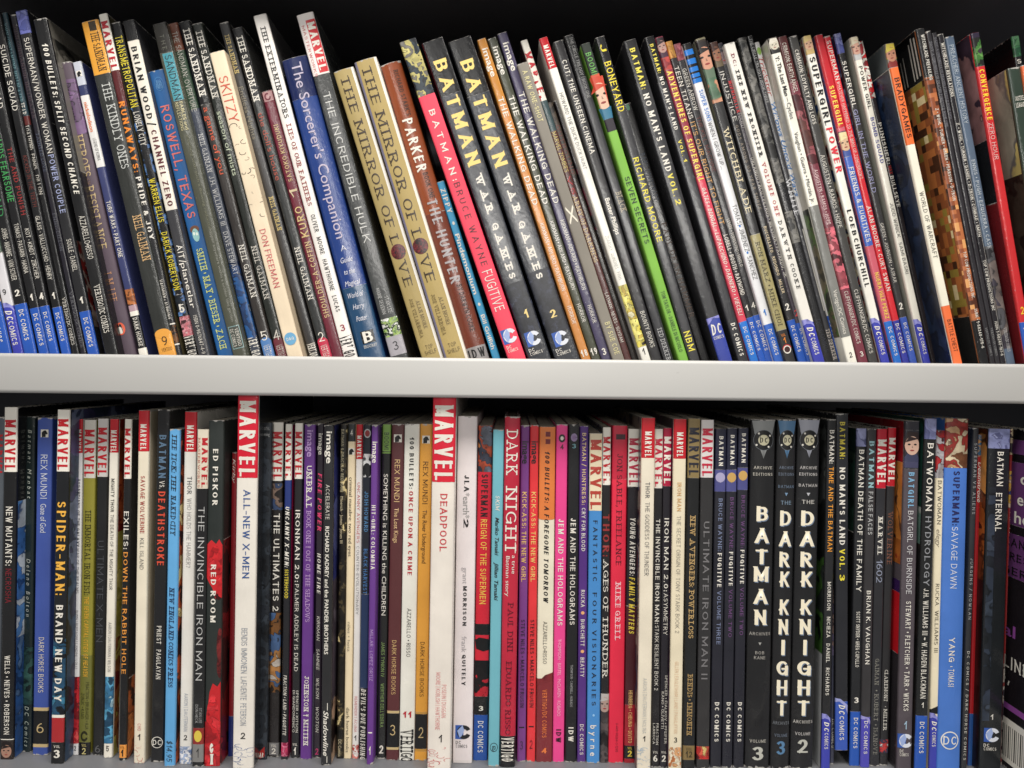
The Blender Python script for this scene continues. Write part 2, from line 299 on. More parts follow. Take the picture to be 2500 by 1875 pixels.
def glyph(ch, th, serif, cond=1.0):
    key = (ch, th, serif, cond)
    if key in GL: return GL[key]
    wid, strokes = LET[ch]
    if ch in ':.·•!,': th = min(th, .23)
    wid *= cond; W = wid + th; quads = []
    big = th * 0.5
    thy = th * (.7 if serif else .56 if th > .3 else .8)
    def mp(q): return (big + q[0] * (W - th), thy / 2 + q[1] * (1 - thy))
    ylo = -.2 if any(y < 0 for st in strokes for _, y in st) else 0.0; yhi = 1.2 if any(y > 1 for st in strokes for _, y in st) else 1.0
    for st in strokes:
        q = [mp(v) for v in st]
        q = [v for k_, v in enumerate(q) if k_ == 0 or math.hypot(v[0] - q[k_ - 1][0], v[1] - q[k_ - 1][1]) > 1e-6]
        closed = len(q) > 4 and math.hypot(q[0][0] - q[-1][0], q[0][1] - q[-1][1]) < 1e-6
        dx, dy = abs(q[-1][0] - q[0][0]), abs(q[-1][1] - q[0][1])
        cx_ = abs(q[1][0] - q[0][0]); cy_ = abs(q[1][1] - q[0][1]); cl = math.hypot(cx_, cy_) or 1
        hw0 = .5 * (th * cy_ + thy * cx_) / cl if len(q) > 2 or min(cx_, cy_) < .02 else .5 * (th * .86 + thy * .14)
        if serif and len(q) == 2 and dx > .08 and dy > .05 and (q[-1][0] - q[0][0]) * (q[-1][1] - q[0][1]) > 0 and ch not in 'Z7': hw0 = th * .30
        m = len(q); nor = []
        for i in range(m - 1):
            ex, ey = q[i + 1][0] - q[i][0], q[i + 1][1] - q[i][1]; l = math.hypot(ex, ey) or 1; nor.append((-ey / l, ex / l, ex / l, ey / l))
        def hw(i):
            if len(q) > 2:
                nx = nor[min(i, m - 2)]; return .5 * (th * abs(nx[0]) ** 1.3 + thy * abs(nx[1]) ** 1.3) / (abs(nx[0]) ** 1.3 + abs(nx[1]) ** 1.3)
            return hw0
        L_, R_ = [], []
        for i in range(m):
            if closed and i in (0, m - 1): na, nb = nor[-1], nor[0]
            else: na, nb = nor[max(0, i - 1)], nor[min(i, m - 2)]
            sx, sy = na[0] + nb[0], na[1] + nb[1]; l2 = sx * sx + sy * sy
            kx = 2.0 / max(l2, .6); ox, oy = sx * kx * .5 * 2 * hw(i) / 2, sy * kx * .5 * 2 * hw(i) / 2
            ex = ey = 0
            if not closed and i == 0: ex, ey = -nor[0][2] * hw0, -nor[0][3] * hw0
            if not closed and i == m - 1: ex, ey = nor[-1][2] * hw0, nor[-1][3] * hw0
            if len(q) > 3 and not closed: ex *= .3; ey *= .3
            x, y = q[i][0] + ex, q[i][1] + ey
            L_.append((x + ox, y + oy)); R_.append((x - ox, y - oy))
        for i in range(m - 1):
            c = clip_box([L_[i], L_[i + 1], R_[i + 1], R_[i]], 0 if not serif else -.02, W if not serif else W + .02, ylo, yhi)
            if len(c) > 2: quads.append(c)
        if serif and ch not in '0123456789S&?!:.,-/|':
            for (x, y), (u, v) in ((q[0], st[0]), (q[-1], st[-1])):
                if v in (0, 1) and dy > .3 and not (ch in 'AVWMN' and u not in (0, 1) and len(st) == 2) and (len(st) == 2 or abs(st[0][0] - st[1][0]) < 1e-6):
                    yy = 0 if v == 0 else 1 - th * .45; sw = th * 0.95
                    quads.append([(x - sw, yy), (x + sw, yy), (x + sw, yy + th * .45), (x - sw, yy + th * .45)])
    if serif:
        mn = min(v[0] for c in quads for v in c); mxx = max(v[0] for c in quads for v in c)
        quads = [[(v[0] - mn, v[1]) for v in c] for c in quads]; W = mxx - mn
    co, fa = [], []
    for c in quads:
        area = sum(c[i - 1][0] * c[i][1] - c[i][0] * c[i - 1][1] for i in range(len(c)))
        if area < 0: c = c[::-1]
        fa.append(list(range(len(co), len(co) + len(c)))); co += [Vector(v) for v in c]
    vo, eo, fo, ov, oe, of = delaunay_2d_cdt(co, [], fa, 1, 1e-5)
    fs = [tuple(f) for f, src in zip(fo, of) if src]
    used = sorted({i for f in fs for i in f}); rm = {i: k for k, i in enumerate(used)}
    GL[key] = (W, [(vo[i].x, vo[i].y) for i in used], [tuple(rm[i] for i in f) for f in fs])
    return GL[key]
def line_of(text, st):
    """A line of capitals: cap height 0.72, one face list."""
    serif = 'f' in st or 'F' in st
    th = .40 if 'B' in st else .28 if 'b' in st else .205
    if serif: th *= 1.15
    gap = (.13 if not serif else .10) + (.30 if 's' in st else 0); sp = .42 + (.25 if 's' in st else 0)
    vs, fs, x = [], [], 0.0
    cond = 1.0 if serif else .72 if 'B' in st else .9 if 'b' in st else 1.0
    if text == 'MARVEL': gap = .045; cond = .55
    for ch in text:
        if ch == ' ': x += sp; continue
        W, gv, gf = glyph(ch, th, serif, cond); n0 = len(vs)
        sh = .22 if 'i' in st else 0
        vs += [((x + u + sh * v) * .72, v * .72) for u, v in gv]; fs += [tuple(n0 + i for i in f) for f in gf]
        x += W + gap
    return vs, fs
def bake_glyphs():
    made = []
    for key in GLYPHS:
        text, st = key
        if all(ch in LET or ch == ' ' for ch in text):
            GLYPHS[key] = line_of(text, st); continue
        cu = bpy.data.curves.new('lettering', 'FONT'); cu.body = text; cu.size = 1.0; cu.resolution_u = 3
        if 'B' in st: cu.offset = 0.02
        elif 'b' in st: cu.offset = 0.014
        if 'i' in st: cu.shear = 0.28
        if 's' in st: cu.space_character = 1.7
        o = bpy.data.objects.new('lettering', cu); COL.objects.link(o); made.append((key, o, cu))
    dg = bpy.context.evaluated_depsgraph_get(); dg.update()
    for key, o, cu in made:
        me = bpy.data.meshes.new_from_object(o.evaluated_get(dg))
        GLYPHS[key] = ([(v.co.x, v.co.y) for v in me.vertices], [tuple(p.vertices) for p in me.polygons])
        bpy.data.meshes.remove(me)
    for key, o, cu in made:
        bpy.data.objects.remove(o); bpy.data.curves.remove(cu)

# ---------------------------------------------------------------- spine items
def b(y0, y1, c, u0=-.5, u1=.5): return ('b', y0, y1, c, u0, u1)
def t(y0, y1, s, c, h=.5, off=0.0, st=''):
    want(s, st); return ('t', y0, y1, s, c, h, off, st)
def h(yc, s, c, px, w=.7, off=0.0, st='b'):
    want(s, st); return ('h', yc, s, c, px, w, off, st)
def a(y0, y1, cols, sc=90, u0=-.5, u1=.5): return ('a', y0, y1, cols, sc, u0, u1)
def e(yc, rx, ry, c, off=0.0, lvl=2): return ('e', yc, rx, ry, c, off, lvl)
def p(pts, c, lvl=2): return ('p', pts, c, lvl)
def side(which, y0, y1, c): return ('s', which, y0, y1, c)
def MV(y0, y1, base='W', ink='R', hh=.82, top=None): return [b(None, y1 + 4, base), t(y0, y1, 'MARVEL', ink, hh, 0, 'B')]
def MR(y0, y1, hh=.55, ye=None, off=.0): return [b(None, ye or y1 + 4, 'R'), t(y0, y1, 'MARVEL', 'W', hh, off, 'B')]
def DC(y0, t0=None, t1=None, c='BL'): return [b(y0, None, c), t(t0 or y0 + 14, t1 or y0 + 88, 'DC COMICS', 'W', .42, 0, 'b')]
def DCO(y0, t1=None, c='BL2'):
    return [b(y0 + 8, None, c), p([(-.5, y0 + 12), (-.5, y0 - 2), (0, y0 - 1), (.35, y0 + 8), (.5, y0 + 22), (.2, y0 + 12), (-.2, y0 + 9)], (150, 150, 220)),
            t(y0 + 18, y0 + 42, 'DC', 'W', .58, 0, 'Bi'), t(y0 + 45, t1 or y0 + 96, 'COMICS', 'W', .46, 0, 'b')]
def sl(row, ya, yb, s, c, hpx, st=''):
    want(s, st); return ('sl', row, ya, yb, s, c, hpx, st)
def sb(y0, y1, ya, yb, c): return ('sb', y0, y1, ya, yb, c)
def ring(cu, cy, ru, ry, a0, a1, k, c, lvl=3):
    out = []
    n = 14
    for i in range(n + 1):
        an = math.radians(a0 + (a1 - a0) * i / n); out.append((cu + ru * math.cos(an), cy + ry * math.sin(an)))
    for i in range(n, -1, -1):
        an = math.radians(a0 + (a1 - a0) * i / n); out.append((cu + ru * k * math.cos(an), cy + ry * k * math.sin(an)))
    return ('r', out, n, c, lvl)
def SW(yc, wpx, ink='W'):
    r = 17.0; s = r / wpx
    return [p([(-s * 1.0 - .02, yc - r), (s * .1, yc - r), (s * .1, yc + r), (-s * 1.0 - .02, yc + r)], (52, 92, 176)),
            ring(.06, yc, s * 1.0, r, 25, 335, .45, (226, 230, 240) if ink == 'W' else 'K2', 3),
            p([(.06 - s * .95, yc - r * .2), (.06 - s * .2, yc - r * 1.0), (.06 + s * .05, yc - r * .3), (.06 - s * .3, yc + r * .55), (.06 - s * .6, yc + r * .8)], (160, 180, 226), 4),
            h(yc + 25, 'DC', ink, 8, .26, -.22, 'b'), h(yc + 34, 'COMICS', ink, 8, .58, -.05, 'b')]
def CIRC(yc, wpx, r=16, bg='K'):
    s = r / wpx
    return [e(yc, s, r, 'W', 0, 2), e(yc, s * .88, r * .88, bg, 0, 3), h(yc, 'DC', 'W', r * 1.0, 2 * s * .72, 0, 'b')]
def VOL(y0, n, box, ink, y1=None, num=18):
    out = [b(y0, y1 or y0 + 34, box)] if box else []
    return out + [h(y0 + 6, 'VOL', ink, 7, .5, 0, 'b'), h(y0 + 20, n, ink, num, .4 if len(n) == 1 else .62, 0, 'B')]
def HORSE(yc, wpx, r=9.5, fg='K', bg='W'):
    s = r / wpx
    return [p([(-s, yc - r), (s, yc - r), (s, yc + r), (-s, yc + r)], bg),
            p([(-s * .7, yc + r), (-s * .75, yc - r * .2), (-s * .2, yc - r * .75), (s * .3, yc - r * .8), (s * .85, yc + r * .05), (s * .55, yc + r * .3), (s * .05, yc - r * .1), (s * .3, yc + r * .9)], fg, 3)]
def LINES(y0, y1, c, seed, n=9):
    # loose line drawing: thin strokes in one ink
    rnd = random.Random(seed); out = []
    for i in range(n):
        u = rnd.uniform(-.4, .4); yy = rnd.uniform(y0 + 4, y1 - 4); q = rnd.uniform(.10, .30); an = rnd.uniform(0, 360)
        out.append(ring(u, yy, q, q * rnd.uniform(14, 30), an, an + rnd.uniform(100, 230), .86, c, 2))
    return out

def FACE(y0, y1, skin, hair, cloth, bg, off=0.0, wpx=24.0):
    m = y0 + (y1 - y0) * .45; r = (y1 - y0) * .30; k = r / wpx
    return [b(y0, y1, bg), p([(-.498, y1), (-.498, y1 - (y1 - y0) * .14), (off - k * .5, y1 - (y1 - y0) * .26), (off + k * .5, y1 - (y1 - y0) * .26), (.498, y1 - (y1 - y0) * .10), (.498, y1)], cloth, 1),
            p([(max(-.49, off - k * 1.05), m + r * .7), (max(-.49, off - k * 1.1), m - r * .4), (off - k * .5, m - r * 1.35), (off + k * .6, m - r * 1.3), (min(.49, off + k * 1.1), m - r * .3), (min(.49, off + k), m + r * .9), (off, m + r * .2)], hair, 2),
            e(m + r * .12, k * .74, r * .98, skin, off, 3), p([(off - k * .72, m - r * .2), (off - k * .3, m - r * .85), (off + k * .7, m - r * .6), (off + k * .1, m - r * .45)], hair, 4),
            e(m, k * .15, r * .09, 'K', off - k * .32, 4), e(m, k * .15, r * .09, 'K', off + k * .32, 4), e(m + r * .62, k * .22, r * .08, (150, 60, 56), off, 4), p([(off, m + r * .1), (off + k * .1, m + r * .36), (off - k * .06, m + r * .36)], tuple(int(v * .72) for v in skin), 4)]
BOOKS = []
def bk(shelf, top, bot, col, name, label, items, rec=0.0, hard=False, rough=.22, bulge=None, page='pg', L=None, R=None, depth=.168, lift=0.0, mott=.16):
    flat = []
    for it in items:
        if isinstance(it, list): flat += it
        else: flat.append(it)
    BOOKS.append(dict(shelf=shelf, top=top, bot=bot, col=col, name=name, label=label, items=flat, rec=rec / 1000, hard=hard, rough=rough, bulge=bulge, page=page, depth=depth, lift=lift, mott=mott))
def U(*x, **k): bk('u', *x, **k)
def D(*x, **k): bk('d', *x, **k)

# ================================================================ upper shelf: (left, right, row) of the spine's top, the same low down
C5 = 'comic_book'
U((-196,-154,30), (-17,27,858), 'K2', C5, 'slim book cut by the frame at the outer end of the upper row, blue foot', [a(430,740,[(60,40,36),(206,160,130),(226,190,160),(120,80,60)],60), DC(740,756,836)])
U((-149,-118,30), (27,57,858), (214,212,216), C5, 'pale grey spine with a small black digit above its blue foot, upper row', [b(None,620,(70,84,74)), t(584,618,'ENS','G',.5), h(713,'9','K',15,.28), DCO(740,842)], rec=3)
U((-116,-85,30), (57,88,858), 'K', C5, 'black spine with green lettering cut short and a white 2 over blue foot', [t(330,528,'LAST STAND',(60,140,84),.5), t(557,684,'JOHNS · MAHNKE · VAN SCIVER','W',.44), h(715,'2','W',17,.42,0,'B'), DC(742)], rec=2)
U((-84,-57,30), (93,119,858), 'K', C5, 'black spine with bright green lettering and white 1 over blue foot', [t(190,300,'GREEN LANTERN','W',.5),t(312,493,'GUARDS FEARSOME',(70,160,90),.66,0,'b'), t(546,667,'TOMASI · PASARIN · HANNA','W',.44), h(726,'1','W',16,.3,0,'B'), DC(752,766,843)], rec=4)
U((-60,-36,30), (119,142,858), 'K', C5, 'black spine with dim red lettering and white 4 over blue foot', [t(190,264,'SQUAD','W',.6), t(360,525,'THE AND PUNISH',(150,52,52),.52,0,'b'), t(558,680,'KOT · KINDT · ZIRCHER','W',.48), h(723,'4','W',16,.5,0,'B'), DC(747,762,832)], rec=2)
U((-23,1,30), (148,171,858), 'K', C5, 'black spine lettered white at top with faded red middle and blue foot', [t(110,270,'SUICIDE SQUAD','W',.6), t(380,505,'KICKED IN THE TEETH',(120,60,54),.45), t(528,683,'GLASS · VALLUCCHIO · HENRY','W',.48), h(722,'1','W',16,.34,0,'B'), DC(750,764,832)], rec=3)
U((-4,17,32), (173,193,858), 'K', C5, 'black book whose upper spine half is dull teal with a dark red break', [b(None,284,(38,62,72)), t(56,250,'JOHN CONSTANTINE HELLBLAZER',(120,160,168),.4,0,'f'), t(252,281,'FEAR','W',.6,0,'f'), b(284,306,(96,36,34)), t(307,366,'LOATHING','W',.5,0,'f'), t(376,475,'ENNIS   DILLON','W',.46), t(726,842,'VERTIGO/DC COMICS','W',.4,0,'f')], rec=6)
U((23,39,36), (194,211,858), (38,36,46), C5, 'thin dusky violet spine with barely visible thin grey lettering', [t(60,290,'JOHN CONSTANTINE HELLBLAZER',(92,74,82),.42,0,'f'), t(325,420,'TAINTED LOVE',(96,104,124),.42,0,'f'), t(520,613,'ENNIS·DILLON',(110,112,122),.4,0,'f'), t(712,848,'VERTIGO/DC COMICS',(130,130,136),.4,0,'f')], rec=8)
U((37,64,26), (211,241,858), 'K2', C5, 'dark spine with lavender block at its head, white capitals and blue foot', [a(26,82,[(84,92,158),(112,118,190),(130,136,200)],40), t(93,374,'SUPERMAN/WONDER WOMAN','W',.5), t(378,520,'POWER COUPLE',(168,176,214),.52,0,'b'), t(584,662,'SOULE · DANIEL','W',.46), h(733,'1','W',16,.32,0,'B'), DC(760,776,846), side('R',590,800,([(40,24,24),(130,36,34),(170,150,140),(90,26,26)],40)), side('R',300,590,'K2')], rec=-4)
U((79,114,46), (255,287,858), 'K', C5, 'black spine with heavy white slanted lettering and a grey photo back cover', [t(107,475,'100 BULLETS: SPLIT SECOND CHANCE','W',.44,0,'Bi'), t(527,632,'AZZARELLO•RISSO','W',.46), t(695,812,'VERTIGO/DC COMICS','W',.46,0,'f'), side('R',46,420,(120,116,108)), side('R',90,160,([(40,40,38),(90,86,80),(130,126,118)],40))], rec=-9)
U((131,174,154), (286,331,858), (86,72,84), 'hardcover_book', 'purple leather-like hardcover with tan lettering and small orange oval emblem', [a(196,330,[(86,70,90),(120,92,130),(104,80,112)],30), t(205,300,'Dark Crystal',(44,34,48),.52), t(330,432,'HEROES','TA',.5,.02,'f'), t(436,452,'OF THE',(150,120,90),.22), t(454,608,'RESISTANCE','TA',.5,0,'f'), t(662,736,'J. M. LEE',(206,150,110),.34,0,'f'), e(803,.25,15,(226,98,68)), e(806,.12,9,'W',0,3), p([(-.09,797),(-.02,791),(.07,793),(.11,806),(.09,813),(.05,800),(-.02,798)],'K',4)], hard=True, rough=.5, rec=2, page=(150,140,130))
U((176,198,151), (337,359,858), (58,64,108), C5, 'slim blue and white spine with orange lettering and black foot', [b(None,208,(196,200,212)), HORSE(180,22,7), b(208,233,(50,58,98)), b(233,408,(226,224,222)), t(250,322,'nickelodeon',(230,120,60),.44,0,'b'), t(338,392,'LEGEND OF KORRA','K',.4,.05), t(491,628,'TURF WARS • PART ONE','W',.5,0,'b'), a(706,745,[(70,44,30),(196,120,70),(150,90,56)],120), b(745,760,(180,150,160)), b(760,771,'W'), b(771,850,'K'), t(776,845,'DARK HORSE','W',.5,0,'b'), b(850,None,'W')], rec=2)
U((197,240,51), (386,428,858), (46,48,46), C5, 'dark thick spine with orange head block and rounded orange tag numbered 9', [b(None,181,(226,160,58)), a(53,76,[(30,26,22),(60,48,34),(90,70,44)],90,-.1,.32), t(80,174,'THE SANDMAN','K',.48,.12,'f'), t(203,412,'THE KINDLY ONES',(206,208,204),.5,.1,'f'), t(526,637,'NEIL GAIMAN',(222,182,130),.5,.1,'f'), b(812,None,(232,164,70)), e(814,.46,11,(232,164,70)), h(832,'9','K',23,.3,.03,''), h(853,'VERTIGO','K',9,.62,.05,'')], rec=-3, rough=.24)
U((239,262,34), (420,441,858), 'K2', C5, 'dark spine with white head label, maroon band and orange-yellow lettering', [b(None,172,'W'), t(51,170,'MARVEL',(180,30,46),.74,0,'B'), b(172,262,(86,28,32)), t(248,420,'RUNAWAYS:','OR',.68,0,'B'), t(432,585,'PRIDE & JOY','W',.62,0,'B'), t(683,780,'VAUGHAN • ALPHONA','W',.46,0,'b'), b(790,793,'W'), a(795,838,[(30,24,20),(110,74,44),(150,110,70)],120), b(840,843,'W'), side('R',None,None,(92,84,58))], rec=-1, rough=.24)
U((268,296,55), (456,481,858), 'K', C5, 'black and light blue spine with tall yellow capitals and white 5', [a(262,770,[(24,28,34),(30,36,44),(90,130,190),(120,170,220)],110), b(290,720,'K',-.3,.3), t(88,262,'TRANSMETROPOLITAN',(240,222,60),.72,0,'b'), t(273,355,'LONELY CITY','W',.6,0,'b'), t(436,542,'WARREN ELLIS',(240,222,60),.62,0,'b'), t(567,708,'DARICK ROBERTSON',(240,222,60),.62,0,'b'), h(753,'5','W',22,.5,0,'B'), a(772,820,[(90,56,60),(226,150,160),(210,120,130),(240,200,200)],150), t(820,868,'VERTIGO','W',.9,0,'B')], rec=2)
U((299,327,50), (481,512,858), 'K3', C5, 'dark grey spine with long white title panel lettered black and maroon', [b(None,99,'K'), b(99,513,(234,228,214)), t(114,290,'BRIAN WOOD','K',.5,-.03,'B'), t(298,308,'/','K',.6,0,'B'), t(318,503,'CHANNEL ZERO',(96,34,44),.5,.04,'B'), t(598,642,'AIT/','W',.5,0,'b'), t(642,752,'planetlar','W',.44), t(770,863,'ISBN 0-9676847-4-9','W',.34)], rec=-4)
U((361,400,172), (529,567,858), (24,88,148), C5, 'medium height bright blue spine with salmon lettering and yellow-green names', [e(205,.3,17,(60,120,176)), e(205,.27,15,(24,88,148),0,3), h(199,'BIG',(110,160,200),7,.3), h(206,'HEAD',(110,160,200),7,.4), h(213,'PRESS',(110,160,200),7,.42), t(258,532,'ROSWELL, TEXAS',(216,112,104),.6,.02,'b'), e(560,.3,9,(110,70,50)), e(574,.22,16,(150,196,196)), e(570,.07,4,(230,240,230),-.09,3), e(572,.07,4,(230,240,230),.09,3), t(607,852,'SMITH • MAY • BIESER • ZACH',(200,210,130),.44,0,'bf')], rec=3, rough=.42)
U((369,407,57), (567,600,858), (76,78,66), C5, 'olive dark spine with teal box near its top and outlined stamp low down', [b(None,128,(40,38,34)), t(85,122,'T H E',(110,110,100),.3), b(130,246,(70,146,160),-.28,.44), t(136,244,'SANDMAN',(40,44,50),.52,.08), t(250,318,'FABLES and',(226,216,170),.24,.2), t(250,318,'REFLECTIONS',(226,216,170),.24,-.12), t(330,560,'gleaming with such a fleeting radiance',(120,120,100),.18,.1), t(560,785,'happen anywhere within a sudden lake garden',(150,150,140),.2,.1), b(796,851,(120,150,150),-.36,.44), b(798,849,(70,74,68),-.31,.39), t(803,845,'VERTIGO','W',.26,.2), t(803,845,'DC COMICS','W',.26,-.14)], rec=-2)
U((409,433,57), (610,638,858), (64,70,84), C5, 'slate spine with brown head, green stretch and starry blue lower part', [b(None,124,(110,62,44)), b(124,266,(48,70,52)), t(78,272,'THE SANDMAN: OVERTURE',(196,194,184),.52), t(327,421,'NEIL GAIMAN',(206,206,206),.46,0,'f'), t(430,550,'J.H. WILLIAMS III',(206,206,206),.46), t(566,670,'DAVE STEWART',(206,206,206),.46), a(640,826,[(20,34,60),(34,60,104),(40,90,150),(120,140,160),(190,130,90)],45), t(822,868,'VERTIGO','W',.9,0,'B')], rec=5, mott=.3)
U((436,464,52), (641,668,858), (52,48,46), C5, 'brown-black spine with small red-orange lowercase subtitle and blue tag 5', [b(None,255,'K'), t(70,235,'THE SANDMAN','W',.62,0,'bf'), t(262,425,'a game of you',(206,90,60),.52), t(597,726,'NEIL GAIMAN','W',.52,0,'f'), b(832,None,(84,130,190)), e(834,.48,10,(84,130,190)), h(820,'5','W',24,.55,0,''), t(842,872,'VERTIGO','W',.6)], rec=2, rough=.22, mott=.3)
U((467,494,57), (672,698,858), (40,44,40), C5, 'black-green spine with pale green lowercase subtitle and maroon tag 4', [t(75,240,'THE SANDMAN','W',.62,0,'bf'), t(272,428,'season of mists',(206,216,190),.5), t(600,730,'NEIL GAIMAN','W',.5,0,'f'), b(832,None,(120,50,60)), e(834,.48,10,(120,50,60)), h(818,'4','W',24,.6,0,''), t(842,872,'VERTIGO','W',.6)], rec=4, rough=.22, mott=.3)
U((510,548,126), (698,736,858), (232,214,186), C5, 'cream textured spine with red hand-lettering and loose black line drawing', [t(187,298,'SKITZY',(214,92,70),.66,0,''), LINES(300,400,'K2',3,7), LINES(400,560,'K2',4,9), t(560,702,'DON FREEMAN',(206,84,96),.42), e(827,.4,15,(110,170,210)), h(827,'D&Q','W',8,.5,0,'b'), side('R',None,None,(206,188,160))], rough=.6, rec=-6, page=(220,206,180))
U((534,557,55), (751,777,858), (58,57,58), C5, 'plain charcoal spine with small gold capitals and thin grey subtitle', [t(85,180,'THE SANDMAN',(206,184,120),.46,0,'bf'), t(212,340,'Endless Nights',(130,124,110),.5), t(480,563,'NEIL GAIMAN',(206,184,120),.46,0,'bf'), t(838,870,'VERTIGO','W',.85,0,'B')], rec=5)
U((566,592,68), (780,808,858), (42,44,44), C5, 'dark marbled spine with dull red lowercase subtitle and crimson tag 2', [b(None,240,'K'), t(88,248,'THE SANDMAN','W',.6,0,'bf'), t(275,440,"the doll's house",(170,80,64),.5), t(603,732,'NEIL GAIMAN','W',.5,0,'f'), b(832,None,(200,44,76)), e(834,.48,10,(200,44,76)), h(822,'2','W',24,.55,0,''), t(842,872,'VERTIGO','W',.6)], rec=3, rough=.22, mott=.3)
U((636,666,222), (808,835,858), (122,40,58), C5, 'maroon spine whose cream lettering reads upwards, with scroll ornament on top', [b(224,247,(196,150,150),-.44,.44), ring(-.05,236,.28,9,0,300,.6,(122,40,58),3), t(305,443,'SATOKO KIYUDUKI',(232,206,150),.42,0,'ub'), t(460,482,'1',(240,220,180),.7,0,'u'), t(505,580,'KURO',(244,216,150),.7,0,'ub'), t(590,775,'SHOULDER-A-COFFIN',(244,216,160),.5,0,'ub')], rec=6)
U((617,650,36), (835,869,858), (240,234,228), C5, 'tall white spine with spaced black typewriter title and red-brown subtitle', [t(65,288,'THE EXTERMINATORS','K',.4,0,'bf'), t(302,502,'LIES OF OUR FATHERS',(150,56,52),.36,0,'bf'), t(524,760,'OLIVER   MOORE   HAWTHORNE   LUCAS','K',.36,0,'b'), h(800,'3',(150,40,60),17,.36), t(820,870,'VERTIGO','K',.92,0,'B'), side('R',None,180,(96,94,96)), side('R',180,None,'K')], rec=-5)
U((685,752,142), (872,938,858), (36,64,132), 'hardcover_book', 'broad glossy royal blue rounded spine with pale flowing letters', [b(None,240,(20,34,84)), b(700,None,(36,74,110)), t(155,582,"The Sorcerer's Companion",(196,186,206),.4,.03), h(606,'A',(226,226,236),13,.22,0,''), h(634,'Guide',(226,226,236),13,.46,0,'i'), h(662,'to the',(226,226,236),13,.42,0,'i'), h(690,'Magical',(226,226,236),13,.6,0,'i'), h(719,'World of',(226,226,236),13,.6,0,'i'), h(747,'Harry',(226,226,236),13,.45,0,'i'), h(776,'Potter',(226,226,236),13,.42,0,'i'), b(808,838,'K',-.2,.3), h(823,'B','W',27,.36,.05,'B'), h(845,'BROADWAY','W',8,.5,.06,'')], rough=.2, bulge=.0016, rec=1)
U((723,764,33), (948,994,858), (58,60,60), C5, 'tall dark grey spine with white head label and tall thin white capitals', [b(None,182,(236,228,224)), b(50,178,(206,44,52),-.06,.48), t(56,172,'MARVEL','W',.44,.2,'B'), t(60,184,'MASTERWORKS',(196,80,80),.17,-.28), t(225,592,'THE INCREDIBLE HULK',(214,214,210),.42), t(725,765,'STAN LEE',(206,206,204),.22,.2), t(702,765,'MARIE SEVERIN',(206,206,204),.22,-.16), a(776,820,[(240,240,236),(90,130,50),(150,180,80),(40,56,30),(236,238,230)],140), b(820,866,(166,162,168)), h(843,'3','K2',22,.3,-.02,'')], rec=-2, rough=.24)
U((812,865,170), (1024,1079,858), (172,152,98), 'hardcover_book', 'first of two gold clothlike spines with dark serif title and rose disc', [b(None,None,(232,228,222),.36,.499), t(187,596,'THE MIRROR OF L',(58,44,30),.42,-.06,'f'), e(614,.35,18,[(40,20,24),(92,30,36),(120,40,44),(60,24,30)],-.06), t(634,698,'VE',(58,44,30),.42,-.06,'f'), t(735,803,'ALAN MOORE',(90,72,40),.17,.12,'f'), t(727,822,'JOSÉ VILLARRUBIA',(90,72,40),.17,-.18,'f'), h(846,'TOP',(70,54,30),10,.36,0,''), h(859,'SHELF',(70,54,30),10,.56,0,''), side('R',None,None,(226,222,216))], rough=.4, bulge=.0012, rec=-3, page=(236,232,226))
U((862,921,146), (1080,1138,858), (178,156,98), 'hardcover_book', 'second gold clothlike spine with rose disc, the one against the rust spine', [b(None,None,(236,228,216),.38,.499), b(None,None,(120,116,140),-.499,-.40), t(163,582,'THE MIRROR OF L',(58,44,30),.42,-.06,'f'), e(600,.34,19,[(40,20,24),(92,30,36),(120,40,44),(60,24,30)],-.06), t(620,686,'VE',(58,44,30),.42,-.06,'f'), t(726,795,'ALAN MOORE',(90,72,40),.17,.12,'f'), t(716,815,'JOSÉ VILLARRUBIA',(90,72,40),.17,-.18,'f'), h(841,'TOP',(70,54,30),10,.36,0,''), h(855,'SHELF',(70,54,30),10,.56,0,''), side('R',None,None,(236,230,220))], rough=.4, bulge=.0012, rec=-5, page=(236,232,226))
U((927,980,155), (1136,1190,858), (142,70,36), 'hardcover_book', 'rust brown rounded spine with big white and grey block capitals', [b(520,None,(112,52,34)), t(175,285,"RICHARD STARK'S",(52,34,28),.24,.14,'b'), t(292,420,'PARKER','W',.5,0,'B'), t(424,486,'BOOK ONE',(52,34,28),.26,.1,'b'), t(488,692,'THE HUNTER',(176,170,172),.5,.02,'B'), t(697,810,'BY DARWYN COOKE',(50,30,28),.26,.12,'b'), b(846,None,(150,146,146)), h(862,'IDW','K',22,.8,0,'B')], rough=.26, bulge=.002, rec=2)
U((1065,1085,443), (1197,1216,858), (66,160,206), C5, 'short sky blue spine with rounded white lettering and white dots', [t(460,520,'ZIPPY','W',.64,0,'B'), e(545,.16,4,'W'), t(571,718,'Pindemonium','W',.56,0,'B'), e(743,.16,4,'W'), t(768,852,'Bill Griffith','W',.52,0,'b')], rec=3, rough=.4)
U((972,1018,98), (1234,1278,858), (242,70,94), C5, 'hot pink spine with spaced white and black capitals below a picture block', [a(98,232,[(30,34,40),(44,56,66),(188,178,110),(120,116,110),(200,190,120)],60), t(268,440,'BATMAN:','W',.36,0,'bs'), t(446,648,'BRUCE WAYNE',(60,20,30),.38,0,'s'), t(660,758,'FUGITIVE','W',.6,0,''), SW(820,43), side('L',None,None,'K')], rec=-6, rough=.4)
